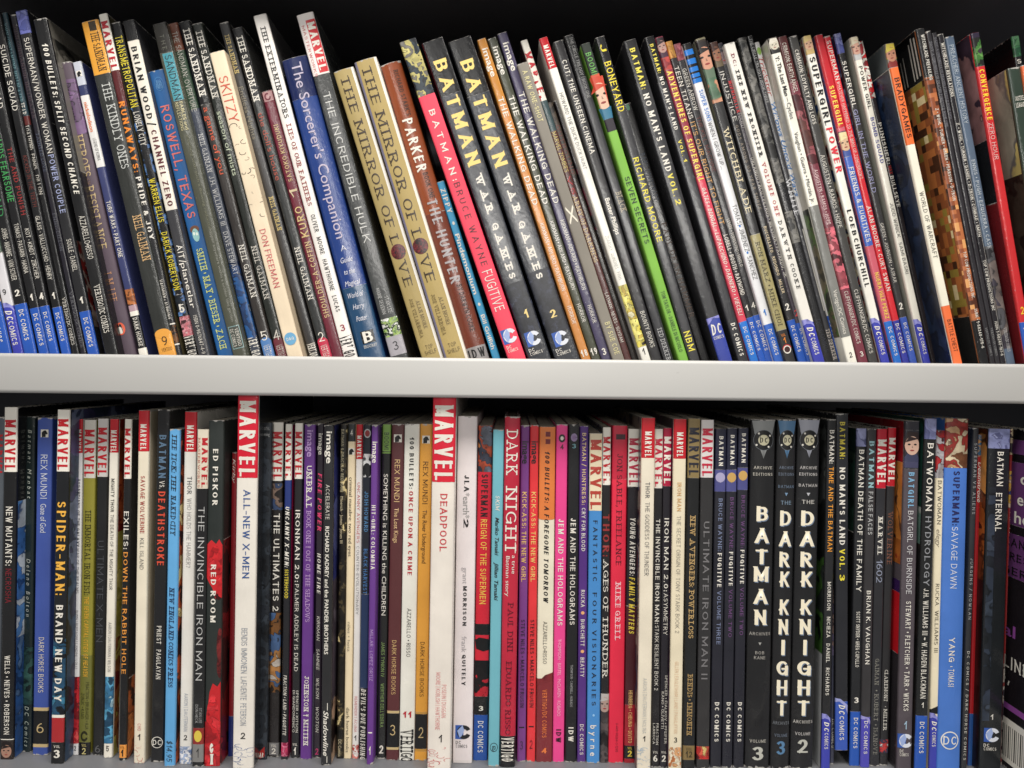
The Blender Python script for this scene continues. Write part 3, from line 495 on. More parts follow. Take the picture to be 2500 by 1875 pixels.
U((1027,1084,98), (1283,1340,858), (30,31,36), C5, 'thick black spine with cream stencil capitals, numbered 1 in gold', [b(None,None,(44,47,54)), b(None,230,'K'), t(146,406,'BATMAN','CR',.6,.02,'B'), t(424,522,'WAR','W',.34,.02,'fsB'), t(545,680,'GAMES','W',.34,.02,'fsB'), a(690,810,[(32,34,42),(40,42,52),(56,60,76)],120), h(767,'1',(240,214,140),20,.2,.08,'B'), SW(826,56)], rec=-4, rough=.22)  # grey layer paints sheen on the black spine, black head paints shade
U((1092,1152,95), (1347,1411,858), (30,31,36), C5, 'thick black spine with cream stencil capitals, numbered 2 in gold', [b(None,None,(44,47,54)), b(None,230,'K'), t(146,408,'BATMAN','CR',.56,-.02,'B'), t(424,522,'WAR','W',.32,0,'fsB'), t(540,680,'GAMES','W',.32,0,'fsB'), a(660,812,[(32,34,42),(40,42,52),(56,60,76)],120), h(766,'2',(240,214,140),20,.26,.04,'B'), SW(826,60)], rec=-3, rough=.22)  # sheen painted as a grey layer, shaded head painted black
WD = ('KIRKMAN • ADLARD • RATHBURN', 'HORROR')
U((1163,1187,95), (1413,1436,858), (204,136,70), C5, 'caramel orange spine with white capitals numbered 18', [b(None,250,(196,132,50)), t(118,187,'image','W',.5,0,'b'), t(237,500,'THE WALKING DEAD','W',.62,0,'b'), t(545,710,WD[0],'W',.42), t(747,790,'HORROR','W',.42), h(862,'18','W',17,.7,0,'B')], rec=0)
U((1189,1213,93), (1438,1461,858), (72,74,60), C5, 'olive grey spine with white capitals numbered 19', [t(114,182,'image','W',.5,0,'b'), t(234,498,'THE WALKING DEAD','W',.62,0,'b'), t(540,707,WD[0],'W',.42), t(742,786,'HORROR','W',.42), h(858,'19','W',17,.7,0,'B')], rec=1)
U((1214,1237,80), (1461,1488,858), (76,70,98), C5, 'dusty purple spine with white capitals numbered 3', [t(104,173,'image','W',.5,0,'b'), t(225,496,'THE WALKING DEAD','W',.62,0,'b'), t(537,707,WD[0],'W',.42), t(745,788,'HORROR','W',.42), h(858,'3','W',18,.4,0,'B')], rec=0)
U((1261,1289,154), (1488,1519,858), (138,132,122), C5, 'taupe spine with cream lettering and a tall thin X', [t(172,297,'A RAW ONE-SHOT',(236,226,170),.44,0,'b'), t(503,546,'X',(240,232,214),.7,0,'b'), t(787,865,'BY SUE COE',(226,216,160),.46,.05,'b')], rec=-3, rough=.5)
U((1268,1290,98), (1519,1534,858), (88,52,50), C5, 'thin spine with white head label in the gap behind the taupe one, brown-red below', [b(None,246,'W'), t(126,245,'MARVEL',(190,30,44),.9,0,'B'), b(246,320,(60,80,84)), t(322,420,'MARVEL ZOMBIES',(226,206,120),.6), t(430,475,'VS','R',.5), t(478,640,'ARMY OF DARKNESS',(224,200,150),.6,0,'f'), t(715,835,'LAYMAN · NEVES · SUYDAM','W',.5)], rec=2)
U((1334,1350,250), (1535,1550,858), (44,38,34), C5, 'short dark brown spine with dim grey lettering, low beside the white spine', [a(250,430,[(40,34,30),(84,72,62),(60,50,44)],60), t(305,425,'OUTBOUND',(120,70,60),.7,0,'b'), t(520,730,'THE SCIENCE FICTION COMICS ANTHOLOGY',(120,122,120),.5)], rec=6)
U((1350,1366,245), (1550,1562,858), (34,28,30), C5, 'short black-red spine tucked directly against the white spine with red head', [a(400,560,[(30,26,28),(90,24,40),(34,28,30)],50), t(515,720,'THE ALIENS LEGACY COLLECTION',(72,72,72),.5)], rec=8)
U((1315,1337,92), (1560,1583,858), (240,236,226), C5, 'narrow white spine with red head and yellow picture near its foot', [MR(110,164,.56,167), t(227,343,'HOWARD THE DUCK',(80,80,82),.46), t(348,413,'DUCK HUNT',(130,130,130),.44), t(575,612,'ZDARSKY',(150,150,146),.4), t(618,656,'QUINONES',(150,150,146),.4), t(664,682,'FISH',(150,150,146),.4), a(696,846,[(60,50,40),(236,220,100),(240,230,130),(206,180,80),(240,232,190)],60), h(858,'1','K',15,.3)], rec=-5)
U((1350,1375,100), (1584,1611,858), (48,47,49), C5, 'black book with white capitals, then mixed-case name, beside the white spine', [t(147,375,'CUT: THE UNSEEN CINEMA','W',.5,0,'b'), t(484,572,'Baxter Phillips','W',.46,.02,'b'), t(760,847,'BOUNTY BOOKS','W',.44,0)], rec=0)
U((1377,1400,86), (1613,1640,858), (56,56,60), C5, 'dark grey spine with one heavy tan five-letter title at mid height', [b(None,190,'K'), t(92,240,'THE CIRCLE TRILOGY | BOOK ONE',(170,170,168),.34,.1), t(468,518,'BLACK',(170,160,140),.6,.1,'bf'), t(800,880,'TED DEKKER',(190,190,190),.46,0,'f')], rec=-1, mott=.3)
U((1416,1441,106), (1650,1675,858), (128,184,72), C5, 'lime green spine with a red-haired picture patch above', [b(None,184,(24,36,26)), t(129,182,'BOOM!',(110,180,90),.6,0,'b'), FACE(182,290,(232,190,164),(206,74,50),(60,120,150),(206,84,56),0,25), b(290,320,(44,38,48)), t(432,594,'SEVEN SECRETS',(36,56,36),.56,0,'b'), t(711,858,'TOM TAYLOR • DANIELE DI NICUOLO',(36,56,36),.42,0,'b')], rec=-4, rough=.42)
U((1452,1477,90), (1677,1703,858), (60,60,63), C5, 'black spine with hand-drawn bright yellow lettering', [b(None,250,'K'), t(108,126,'J','Y',.6,0,'b'), t(151,272,'BONEYARD','Y',.7,0,'b'), t(385,493,'RICHARD',(240,226,80),.6,0,'b'), t(505,590,'MOORE',(240,226,80),.6,0,'b'), t(808,857,'NBM',(240,226,80),.66,0,'b')], rec=-5)  # black spine: grey base is painted sheen, head band painted shade
U((1519,1541,253), (1703,1727,858), (34,33,34), C5, 'shorter black spine with murky blue then brown lettering', [e(262,.2,8,(70,120,90)), t(375,490,'BARD LOVECRAFT',(48,58,74),.6,0,'b'), t(545,775,'PAUL DEAN HAMMER',(78,58,46),.6,0,'b')], rec=8)
U((1522,1552,98), (1746,1784,858), (52,52,55), C5, 'black spine with wide yellow and white lettering, yellow 2, large square blue foot', [b(None,200,'K'), t(118,217,'BATMAN:',(240,224,90),.42,0,'B'), t(228,418,"NO MAN'S LAND",'W',.46,0,'B'), t(424,478,'VOL.',(240,224,90),.42,0,'B'), t(486,500,'2',(240,224,90),.44,0,'B'), b(774,None,(58,72,160)), p([(-.5,775),(.5,773),(.5,780),(0,777),(-.5,790)],(150,150,220)), h(803,'DC','W',26,.8,0,'Bi'), h(823,'COMICS','W',8,.76,0,'b')], rec=-5, rough=.26)  # head band paints the shade at the top, grey base the sheen
U((1573,1597,90), (1794,1823,858), (54,54,58), C5, 'black spine with smaller yellow and white lettering, yellow 1, no foot block', [b(None,200,'K'), t(108,178,'BATMAN:',(240,224,90),.36,0,'B'), t(187,317,"NO MAN'S LAND",'W',.38,0,'B'), t(342,380,'VOL.',(240,224,90),.34,0,'B'), t(388,396,'1',(240,224,90),.34,0,'B'), t(789,868,'DC COMICS','W',.44,0,'B')], rec=-2)  # painted shade at the head, painted sheen in the grey below
U((1599,1619,90), (1823,1846,858), (214,72,92), C5, 'rose red spine with heavy yellow capitals and maroon picture head', [FACE(90,140,(190,150,140),(44,24,34),(70,40,60),(130,46,66),0,20), a(140,170,[(150,54,60),(180,70,66),(120,40,60)],60), b(170,430,(150,54,72)), t(173,443,'ADVENTURES OF SUPERGIRL',(250,224,100),.66,0,'B'), t(459,770,'GATES • BENGAL • LUPACCHINO • DARNERO • VIECELI','W',.5,0,'bi'), DC(785,798,866,(40,116,206))], rec=-3)
U((1622,1643,101), (1846,1862,858), (42,40,42), C5, 'black spine with tan-orange capitals below a gold picture head', [a(101,142,[(196,140,60),(206,150,70),(150,100,40)],80), t(162,290,'TEEN TITANS','W',.66), t(298,548,"IT'S OUR RIGHT TO FIGHT",(226,176,112),.66), t(573,720,'LOBELL • BOOTH • RAYMOND','W',.6,0,'b'), h(752,'1','W',14,.4), DC(775,787,855)], rec=0)
U((1642,1662,107), (1860,1883,858), (52,51,53), C5, 'black spine with dull dark red capitals, pink picture head and white 4', [a(107,147,[(150,70,80),(190,110,120),(120,56,60)],80), t(168,270,'GREEN ARROW','W',.5), t(285,420,'THE KILL MACHINE',(120,64,60),.5), t(535,650,'LEMIRE • SORRENTINO • MAIOLO','W',.4,0,''), h(745,'4','W',14,.5), DC(769,783,855)], rec=2)
U((1664,1689,106), (1883,1906,858), (232,232,234), C5, 'silver white spine with black-striped blue head and blue lettering', [b(None,202,(36,120,206)), b(None,121,'K'), b(134,143,'K'), b(156,163,'K'), b(174,179,'K'), b(188,191,'K'), t(220,296,'SUPER SONS',(40,120,206),.5,.04,'b'), t(298,412,'WHEN I GROW UP...',(60,60,64),.46), t(500,550,'TOMASI','K2',.5,.03), t(558,614,'JIMENEZ','K2',.5,.03), t(626,682,'SANCHEZ','K2',.5,.03), e(552,.1,3,(40,120,206)), e(617,.1,3,(40,120,206)), h(763,'1',(40,120,206),15,.3,0,'B'), DC(791,804,866,(52,100,190))], rec=-2)
U((1696,1723,93), (1910,1936,858), (46,46,47), C5, 'dark spine with cream serif capitals and a khaki panel low down', [FACE(97,190,(206,150,124),(30,22,22),(96,116,96),(64,56,50),0,25), a(190,250,[(206,150,120),(90,120,96),(60,76,66)],30), b(None,97,(130,124,100)), t(311,520,'WITCHBLADE',(236,222,186),.56,0,'f'), b(572,806,(160,150,104)), t(590,795,'RON MARZ • MIKE CHOI',(60,54,36),.42,0,'f'), h(818,'VOL','OR',7,.4), h(831,'1','OR',14,.24), e(853,.36,10,'W'), e(853,.28,7,(60,30,30),0,3), ring(0,853,.44,12,190,350,.8,(190,40,40),3), side('L',None,None,(120,118,96))], rec=-5)
U((1730,1753,103), (1942,1962,858), (44,43,45), C5, 'dark slim spine with widely spaced cream small print and faces at its head', [FACE(103,163,(160,110,84),(70,40,32),(110,96,74),(90,60,50),0,22), t(175,296,'INJUSTICE',(226,222,214),.5), t(306,512,'GODS AMONG US YEAR THREE',(170,156,140),.34,0,'s'), t(553,716,'BUCCELLATO   REDONDO   MILLER',(236,216,180),.36,0,'b'), h(749,'2','W',18,.5,0,'B'), DC(781,795,858)], rec=1)
U((1746,1766,106), (1962,1979,858), (66,58,68), C5, 'slim mauve-grey spine with red bold title and red 2', [FACE(106,172,(120,100,104),(36,36,44),(44,44,52),(60,56,66),0,19), b(172,190,(44,42,48)), t(197,275,'MIDNIGHTER',(226,60,66),.56,0,'B'), t(277,313,'HARD',(206,200,200),.5), t(385,678,'ORLANDO • ACO • PETRUS • MESSINA • FAJARDO, JR.','W',.5,0,'b'), h(764,'2',(226,70,76),17,.5), DC(788,802,866)], rec=2)
U((1767,1794,105), (1978,2008,858), (234,230,222), C5, 'white spine with slab black serif capitals and dark red words', [t(130,160,'DC:',(130,30,50),.3,0,'fsb'), t(171,383,'THE NEW FRONTIER','K',.34,0,'fsB'), t(396,528,'VOLUME ONE',(180,50,56),.34,0,'fsb'), t(538,705,'DARWYN COOKE','K',.34,0,'fsb'), DCO(780,865)], rec=-4)
U((1799,1822,92), (2008,2028,858), (34,34,36), C5, 'spine of cracked grey rock picture torn away to plain black below', [a(92,446,[(40,40,40),(84,84,82),(120,118,114),(100,99,96)],70), a(516,592,[(60,60,60),(120,118,114),(140,138,132)],70), t(455,512,'TWO',(66,66,70),.4), t(600,700,'DARWYN COOKE',(62,62,66),.4,0,'f'), t(780,860,'DC COMICS',(52,54,64),.5)], rec=2)
U((1822,1839,88), (2027,2041,858), (62,62,66), C5, 'thin slate spine between cracked rock and blue script, white worn edge', [b(None,200,'K'), t(95,252,'THE CIRCLE TRILOGY | BOOK THREE',(200,200,200),.46), t(435,526,'WHITE',(226,226,230),.8,0,'f'), b(560,760,(200,196,188),.2,.5), t(803,878,'TED DEKKER',(210,200,190),.6,0,'f')], rec=3, mott=.35)  # pale strip low on the edge is a painted gloss highlight
U((1841,1854,103), (2040,2054,858), (228,226,224), C5, 'thin white spine with blue script, seen between slate and pale grey', [e(125,.4,9,(150,190,90)), t(140,235,'Trickster',(196,60,50),.8,0,'i'), t(250,480,'Willows Untold Ways',(70,130,196),.8,0,'bi'), b(770,None,'BL'), t(782,850,'DC COMICS','W',.6)], rec=6)
U((1875,1896,92), (2060,2089,858), (240,236,224), C5, 'cream white spine with mixed-case black lettering, grey lower band, pale front cover', [FACE(92,130,(206,198,180),(220,214,200),(30,30,30),(70,66,60),0,20), t(137,234,'Y: The Last Man','K',.44,0,'b'), t(238,248,'–','K',.5), t(251,290,'Cycles','G2',.44), t(323,496,'Vaughan • Guerra • Marzán, Jr.',(60,60,60),.4), b(502,822,(126,126,122)), t(708,815,'Vertigo/DC Comics','W',.4), h(866,'2','K',14,.3), side('L',None,505,(204,198,186)), side('L',505,820,([(70,66,52),(120,110,84),(90,120,60),(40,44,34)],40))], rec=-8)
U((1898,1921,89), (2089,2114,858), (116,54,66), C5, 'maroon spine with pale pink comic patches and white capitals numbered 3', [b(None,200,(80,34,34)), t(105,226,'CRIMSON: EARTH ANGEL','W',.46), a(230,400,[(80,34,40),(150,84,90),(96,56,52),(206,120,130)],50), t(414,548,'AUGUSTYN • RAMOS • HOPE',(236,206,206),.4,0,'b'), a(555,705,[(84,40,46),(216,110,124),(150,70,80),(226,130,140)],50), t(711,838,'CLIFFHANGER/DC COMICS','W',.44), h(864,'3','W',14,.34)], rec=-2)
U((1924,1947,88), (2114,2138,858), (66,65,63), C5, 'dark grey spine with white capitals, next to the maroon one', [t(122,303,'CRIMSON: LOYALTY AND LOSS','W',.44,0,'b'), t(378,556,'AUGUSTYN • RAMOS • HOPE','W',.46), t(707,862,'CLIFFHANGER/DC COMICS','W',.44)], rec=-1)
U((1959,1980,88), (2143,2167,858), (240,236,226), C5, 'white spine with heavy black title and bright red second word', [FACE(85,132,(220,176,144),(226,200,130),(210,180,120),(196,180,150),0,20), t(140,306,'SUPERGIRL','K',.7,0,'B'), t(312,422,'POWER',(220,50,66),.7,0,'B'), t(512,574,'LOEB','K',.5,0,'B'), t(582,700,'CHURCHILL','K',.54,0,'B'), DCO(777,865), side('L',None,None,([(60,40,40),(196,120,110),(230,220,190),(40,70,120),(210,90,90)],40))], rec=0)
U((1990,2008,85), (2174,2197,858), (206,96,112), C5, 'red-headed spine with yellow lettering, then blue panel and rose foot', [b(None,312,(196,40,50)), t(210,308,'SUPERGIRL',(250,224,90),.6,0,'B'), FACE(320,382,(220,184,150),(236,220,170),(70,90,160),(110,70,90),0,20), b(382,600,(70,104,190)), t(408,590,'FRIENDS & FUGITIVES','W',.6,0,'b'), t(665,778,'NUERA IGLE PÉREZ',(250,224,90),.5,0,'b'), DC(784,798,868,(40,110,200)), side('L',None,None,([(70,84,150),(120,70,110),(80,60,100),(60,70,130)],40))], rec=2)
U((2010,2028,88), (2197,2214,858), (214,46,56), C5, 'narrow bright red spine with white lettering all the way down', [t(100,196,'SUPERMAN','W',.62,0,'b'), t(199,436,'WHATEVER HAPPENED TO THE MAN OF TOMORROW?','W',.42), t(503,710,'ALAN MOORE • CURT SWAN','W',.6,0,'b'), b(782,None,(56,62,160)), t(790,862,'DC COMICS','W',.5,0,'b')], rec=3)
U((2036,2052,82), (2214,2235,858), (54,53,54), C5, 'dark spine with lavender head block and lavender-white title, white 2', [a(80,130,[(84,92,158),(130,136,196),(150,154,206)],40), b(130,200,'K'), t(150,262,'SUPERGIRL','W',.6,0,'b'), t(268,470,'GIRL IN THE WORLD',(170,170,210),.6), t(545,690,'GREEN • JOHNSON • ASRAR','W',.44), h(747,'2','W',18,.5,0,'B'), DC(774,788,856,(60,90,180)), side('L',None,None,([(30,60,110),(50,90,150),(120,170,200),(24,36,60)],40))], rec=3)
U((2076,2092,90), (2246,2268,858), (238,233,220), C5, 'off-white spine with face patch on top, black then violet-blue capitals', [FACE(88,146,(206,160,140),(206,196,170),(190,190,190),(150,140,130),0,17), t(162,266,'POWER GIRL','K',.5,0,'b'), t(287,398,'BOMB SQUAD',(64,66,150),.5,0,'b'), t(495,580,'JUDD WINICK',(60,60,60),.46), t(592,668,'SAMI BASRI',(60,60,60),.46), DCO(780,864), side('L',None,None,(176,176,164))], rec=-2)
U((2092,2108,101), (2269,2283,858), (40,34,36), C5, 'dark spine with red picture head, mostly hidden behind the off-white one', [a(101,240,[(60,20,24),(196,40,44),(226,220,210),(150,30,36)],60), t(300,400,'PUNISHER:','W',.6,0,'b'), t(405,425,'MAX',(190,40,40),.6), t(430,505,'BULLSEYE','W',.6,0,'b')], rec=4)
U((2158,2184,106), (2296,2320,858), (150,152,150), C5, 'grey book with yellow-haired face patch, rising behind the boxed one', [FACE(104,164,(200,140,112),(224,204,80),(140,50,46),(120,110,100),0,26), side('L',None,None,(140,148,150))], rec=2)
U((2173,2193,164), (2321,2345,858), (238,232,214), 'boxed_guide', 'navy slipcase with orange, white and orange spine', [b(None,353,(232,112,52)), t(190,336,'BRADYGAMES','K',.6,0,'b'), t(468,630,'WORLD OF WARCRAFT',(60,60,60),.5), b(746,None,(236,114,62)), t(780,858,'BATTLE CHEST','K',.48), side('L',None,None,([(14,22,40),(22,34,60),(34,50,80),(20,30,52)],14))], rec=-21, rough=.35, page=(24,34,56))
U((2236,2257,70), (2386,2411,858), (150,90,56), C5, 'spine of brown pixel squares with black head, white lettering and black foot', [b(None,188,'K'), a(192,780,[(30,18,14),(80,44,28),(140,76,46),(180,108,66),(220,160,100)],-300), t(85,196,'WITCHBLADE: PREVAILING','W',.4,.1,'b'), t(265,490,'Z • WOHL • TURNER • GREEN • PEARSON • D-TRON','W',.36,.1,'b'), t(615,730,'TOP COW PRODUCTIONS INC.','W',.36,.1,'b'), b(782,None,'K'), t(755,850,'ISBN • 1-58240-175-6','W',.34,.1,'b'), side('L',None,190,'K'), sb(84,178,.004,.006,(190,186,180)), sb(80,180,.0085,.0105,(190,186,180)), sb(90,182,.013,.0145,(190,186,180)), sb(110,184,.024,.0255,(190,186,180)), sb(116,184,.0285,.030,(190,186,180)), side('L',190,770,([(24,16,12),(70,40,24),(140,80,46),(180,110,60),(150,130,60),(230,214,170)],-170)), side('L',770,None,'K')], rec=-11, rough=.2)
U((2260,2273,76), (2411,2425,858), (42,40,44), C5, 'thin black spine with tiny grey lettering against the pixel-patterned one', [t(102,310,'DAISY: A CHRONICLE OF DEATHS FORETOLD BOOK ONE',(140,140,146),.4,0,'f'), t(800,868,'VERTIGO DC COMICS',(150,150,150),.4)], rec=-9, rough=.2)
U((2274,2287,80), (2425,2437,858), (44,42,46), C5, 'second thin black spine with tiny grey lettering, the one farther from pixels', [t(92,290,'DAISY: A CHRONICLE OF DEATHS FORETOLD BOOK TWO',(130,130,138),.4,0,'f'), t(800,868,'VERTIGO/DC COMICS',(150,150,150),.4,0,'f')], rec=-8, rough=.2)
U((2288,2304,83), (2437,2452,858), (34,32,36), C5, 'black spine with angular white capitals touching the slate blue spine', [t(105,236,'WITCHBLADE: REVELATIONS','W',.54,0,'b'), t(300,578,'Z. • WOHL • TURNER • DANIEL • D-TRON • CONRAD • SMITH','W',.48,0,'b'), t(635,758,'TOP COW PRODUCTIONS INC','W',.46,0,'b'), t(785,868,'ISBN 1-58240-161-6','W',.46), b(None,None,(226,224,218),.36,.5)], rec=-7, rough=.22)
U((2307,2330,89), (2452,2474,858), (88,104,124), C5, 'slate blue spine with pale condensed capitals fading to stormy art', [t(110,302,'PREACHER: ANCIENT HISTORY',(196,206,214),.48), t(390,606,'ENNIS • PUGH • EZQUERRA • CASE',(196,204,210),.42,0,'b'), a(600,850,[(44,44,48),(84,84,88),(110,100,96),(60,54,66)],40), t(800,858,'VERTIGO/DC COMICS',(200,200,200),.34,0,'f')], rec=-6)
U((2370,2391,80), (2500,2524,858), (196,40,44), C5, 'red spine with yellow and thin white capitals under a green-leaf picture', [b(None,162,(40,32,52)), a(92,160,[(28,30,28),(60,110,50),(90,140,70),(60,50,60)],90), t(170,293,'CONVERGENCE',(250,214,60),.6,0,'B'), t(300,390,'ZERO HOUR',(226,196,190),.5), h(758,'2',(250,210,60),20,.4), DC(786,800,870), side('L',None,338,([(60,44,56),(150,110,110),(196,150,140),(120,90,96)],16)), side('L',338,490,'K'), side('L',490,None,(112,24,28))], rec=-14)
U((2459,2494,165), (2567,2602,858), (44,58,48), 'hardcover_book', 'dark green spine cut by the frame with a stormy grey-yellow front cover', [h(240,'JUSTICE','W',12,.6,-.0,'b'), h(256,'LEAGUE','W',12,.6,0,'b'), side('L',None,420,([(110,120,120),(150,156,140),(196,190,120)],8)), side('L',420,None,([(30,30,28),(60,58,50),(40,38,34)],14))], rec=-22)
U((2470,2488,88), (2575,2596,858), 'K', C5, 'tall black spine with small green block at its head, near the frame edge', [a(88,138,[(50,100,70),(80,150,100),(110,170,120)],60), h(150,'S','W',12,.5)], rec=6)
U((2494,2530,157), (2602,2640,858), (226,112,66), C5, 'orange-topped spine almost wholly outside the frame beside the dark green one', [b(205,None,(180,40,40))], rec=-24)

# ================================================================ lower shelf
D((-12,10,1018), (-32,0,1852), (90,96,104), C5, 'grey-blue spine at the outer end of the lower row, cut by the frame', [t(1060,1160,'MARVEL','R',.7,0,'B')], rec=4)
D((10,43,994), (0,31,1861), 'K', C5, 'black spine with white head label, red capitals and face at its foot', [MV(1024,1148), t(1236,1380,'NEW MUTANTS:','W',.52,0,'b'), t(1388,1472,'NECROSHA',(140,40,52),.46), t(1600,1793,'WELLS • NEVES • ROBERSON','W',.42,0,'b'), b(1804,1806,'W'), FACE(1808,1861,(170,130,112),(36,28,28),(50,36,34),(40,32,30),0,30), side('R',None,1225,'K'), side('R',1225,1560,([(40,80,140),(70,120,190),(200,210,220),(90,140,200)],26)), side('R',1560,None,([(30,54,100),(50,90,150),(90,120,160)],30))], rec=-6)
D((63,86,1017), (53,77,1850), (26,38,38), C5, 'dark green-black slim spine with spaced italic grey lettering', [t(1049,1217,'Batman: Manbat',(196,200,190),.4,0,'is'), t(1364,1505,'Delano Bolton',(180,184,176),.4,0,'is'), a(1580,1720,[(24,36,36),(50,84,78),(40,66,64),(30,44,44)],40), t(1724,1822,'DC Comics',(180,190,180),.42,0,'is')], rec=6)
HB = ('DARK HORSE BOOKS', (236,226,206))
D((91,129,1020), (79,116,1853), (62,84,160), C5, 'blue spine with white antique lettering above a black and gold foot band', [HORSE(1058,38), t(1110,1217,'REX MUNDI',(222,226,236),.44), t(1230,1300,'Gate of God',(214,218,230),.38), t(1556,1690,*HB,.36), b(1727,1824,'TA'), b(1735,1816,'K',-.5,.4999), h(1777,'6','TA',26,.46,0,'')], rec=1, rough=.42)
D((129,140,1022), (115,123,1846), (44,44,48), C5, 'thin dark sliver with red and white head behind the blue and gold-foot spine', [b(None,1162,'W'), t(1040,1160,'MARVEL','R',.8,0,'B'), t(1240,1400,'MIGHTY AVENGERS',(150,150,150),.5)], rec=8)
D((140,171,1000), (123,154,1868), (24,26,30), C5, 'black spine with fat orange-yellow capitals, red block and white 3', [MV(1022,1147), a(1560,1745,[(20,26,34),(40,80,110),(60,120,150),(26,40,56)],50), t(1225,1452,'SPIDER-MAN:',(246,186,76),.72,0,'B'), t(1477,1712,'BRAND NEW DAY','W',.56,0,'B'), b(1743,1752,'W'), b(1752,1812,(170,40,44)), b(1812,None,'K'), h(1822,'VOL','W',7,.5), h(1840,'3','W',22,.5,0,'B'), side('R',None,1400,([(40,60,84),(70,70,110),(110,120,150),(50,56,90)],24)), side('R',1400,None,([(34,40,70),(56,80,110),(40,40,56)],22))], rec=-12)
D((188,202,1023), (177,190,1855), (228,226,226), C5, 'thin white spine with red head and red picture block near foot', [MR(1048,1104,.66,1106), t(1168,1335,'ASGARDIANS OF THE GALAXY','K',.54,0,'b'), t(1338,1448,'WAR OF THE REALMS','K3',.5), t(1490,1632,'BUNN | BUFFAGNI | LANDINI | LOLLI','G2',.44), a(1652,1815,[(120,24,30),(196,40,50),(216,80,80),(226,180,160)],60), h(1826,'2','K',13,.4)], rec=2)
D((205,235,1025), (191,219,1855), (142,136,52), C5, 'olive green spine with orange italic subtitle and black 2 box', [MV(1048,1163,(214,210,200)), b(1600,None,(112,112,52)), t(1245,1452,'THE IMMORTAL IRON FIST:',(40,40,20),.48,0,'f'), t(1457,1652,'THE SEVEN CAPITAL CITIES OF HEAVEN',(236,180,60),.4,0,'bi'), t(1665,1780,'FRACTION • BRUBAKER • AJA',(46,46,24),.28,.2), t(1692,1754,'ZONJIC • KANO',(46,46,24),.28,-.18), ring(0,1797,.3,13,20,340,.55,(40,40,20)), b(1812,1845,'K'), h(1819,'VOL',(206,190,120),7,.4), h(1833,'2',(220,206,140),17,.34)], rec=2)
D((238,265,1022), (226,251,1854), (28,29,30), C5, 'black spine with white head label and barely visible charcoal lettering', [MV(1043,1160,(210,206,202)), t(1320,1568,'ULTIMATE X-MEN',(74,76,80),.6), h(1828,'6',(90,90,92),20,.5)], rec=2)
D((268,290,1023), (252,273,1858), (236,230,216), C5, 'white spine with red head and turquoise picture block, rusty side cover', [MR(1050,1103,.66,1105), t(1168,1250,'MIGHTY THOR','K',.42,0,'b'), t(1256,1440,'THE DEATH OF THE MIGHTY THOR','K3',.4), t(1519,1640,'AARON | DAUTERMAN | WILSON','G2',.36), a(1652,1815,[(34,70,96),(90,160,196),(60,120,160),(170,206,220)],60), h(1827,'5','K',15,.32), side('R',None,1300,([(150,40,30),(190,90,50),(160,60,40)],30)), side('R',1300,1560,([(196,180,80),(220,200,110)],30)), side('R',1560,None,([(130,40,34),(180,110,60),(210,190,90)],30))], rec=-2)
D((298,304,1024), (283,290,1848), (220,214,204), C5, 'white sliver of a book barely seen beside the orange-lettered black spine', [b(1024,1110,'R')], rec=8)
D((304,322,1023), (290,307,1862), 'K', C5, 'slim black spine with white then orange rounded capitals, orange foot box', [MV(1045,1165,'W','R',.74), t(1248,1340,'EXILES:','W',.7,0,'b'), t(1348,1645,'DOWN THE RABBIT HOLE',(240,160,70),.62,0,'b'), b(1818,1850,(236,156,70)), h(1824,'VOL','K',6,.6), h(1838,'1','K',17,.4,0,'B'), side('R',None,1660,'K'), side('R',1660,None,([(60,34,24),(190,104,56),(220,140,80)],26))], rec=-6)
D((329,341,1028), (313,325,1848), (38,36,38), C5, 'recessed spine with pink-red head and yellow and dark red lettering', [MR(1048,1160,.8,1170), t(1210,1382,'CAPTAIN MARVEL',(206,176,90),.6), t(1390,1590,'THE DEATH OF CAPTAIN MARVEL',(140,50,60),.5), t(1595,1800,'STARLIN · ENGLEHART · FRIEDRICH',(200,180,80),.5)], rec=7)
D((339,364,1002), (325,353,1869), (234,224,202), C5, 'cream spine with red head, dark red bold words and pale red sketch foot', [MR(1035,1098,.56,1102), t(1162,1302,'SAVAGE WOLVERINE',(170,56,52),.42,0,'b'), t(1313,1390,'KILL ISLAND','G2',.38), t(1766,1783,'CHO',(200,100,100),.34), h(1799,'1','K',15,.28), LINES(1812,1868,(206,120,110),5,12), side('R',None,None,(190,176,150))], rec=-10, rough=.45)
D((384,415,1000), (367,398,1868), (28,28,30), C5, 'black worn spine with steel blue then red-orange capitals, round white emblem', [t(1062,1168,'BATMAN',(96,124,150),.56,0,'B'), t(1174,1192,'VS.','W',.42,0,'b'), t(1200,1380,'DEATHSTROKE',(230,86,62),.56,0,'B'), t(1528,1572,'PRIEST','W',.38,0,'b'), t(1586,1658,'PAGULAYAN','W',.38,0,'b'), CIRC(1812,31,14)], rec=-8)
D((413,440,1048), (401,425,1874), (98,168,220), C5, 'sky blue spine with black italic capitals and a price at its foot', [t(1060,1200,'THE TICK: THE','K2',.48,0,'fib'), t(1208,1308,'NAKED CITY','K2',.48,0,'fib'), t(1433,1678,'NEW ENGLAND COMICS PRESS',(30,44,80),.48,0,'fib'), t(1808,1860,'$14.95','K2',.56,0,'i'), side('R',None,None,([(30,26,30),(60,30,34),(190,90,50),(226,206,150)],30))], rec=-14, rough=.45)
D((451,481,1005), (437,467,1870), (232,228,220), C5, 'white spine with red head, grey question title and blue sketch foot', [MR(1038,1100,.56,1103), t(1163,1206,'THOR','G2',.4,0,'b'), t(1216,1385,'WHO HOLDS THE HAMMER?','G',.38), t(1692,1785,'AARON | DAUTERMAN',(150,160,176),.32), h(1800,'2','K',14,.3), a(1822,1868,[(120,140,180),(226,226,230),(160,176,206),(232,230,228)],120)], rec=-10)
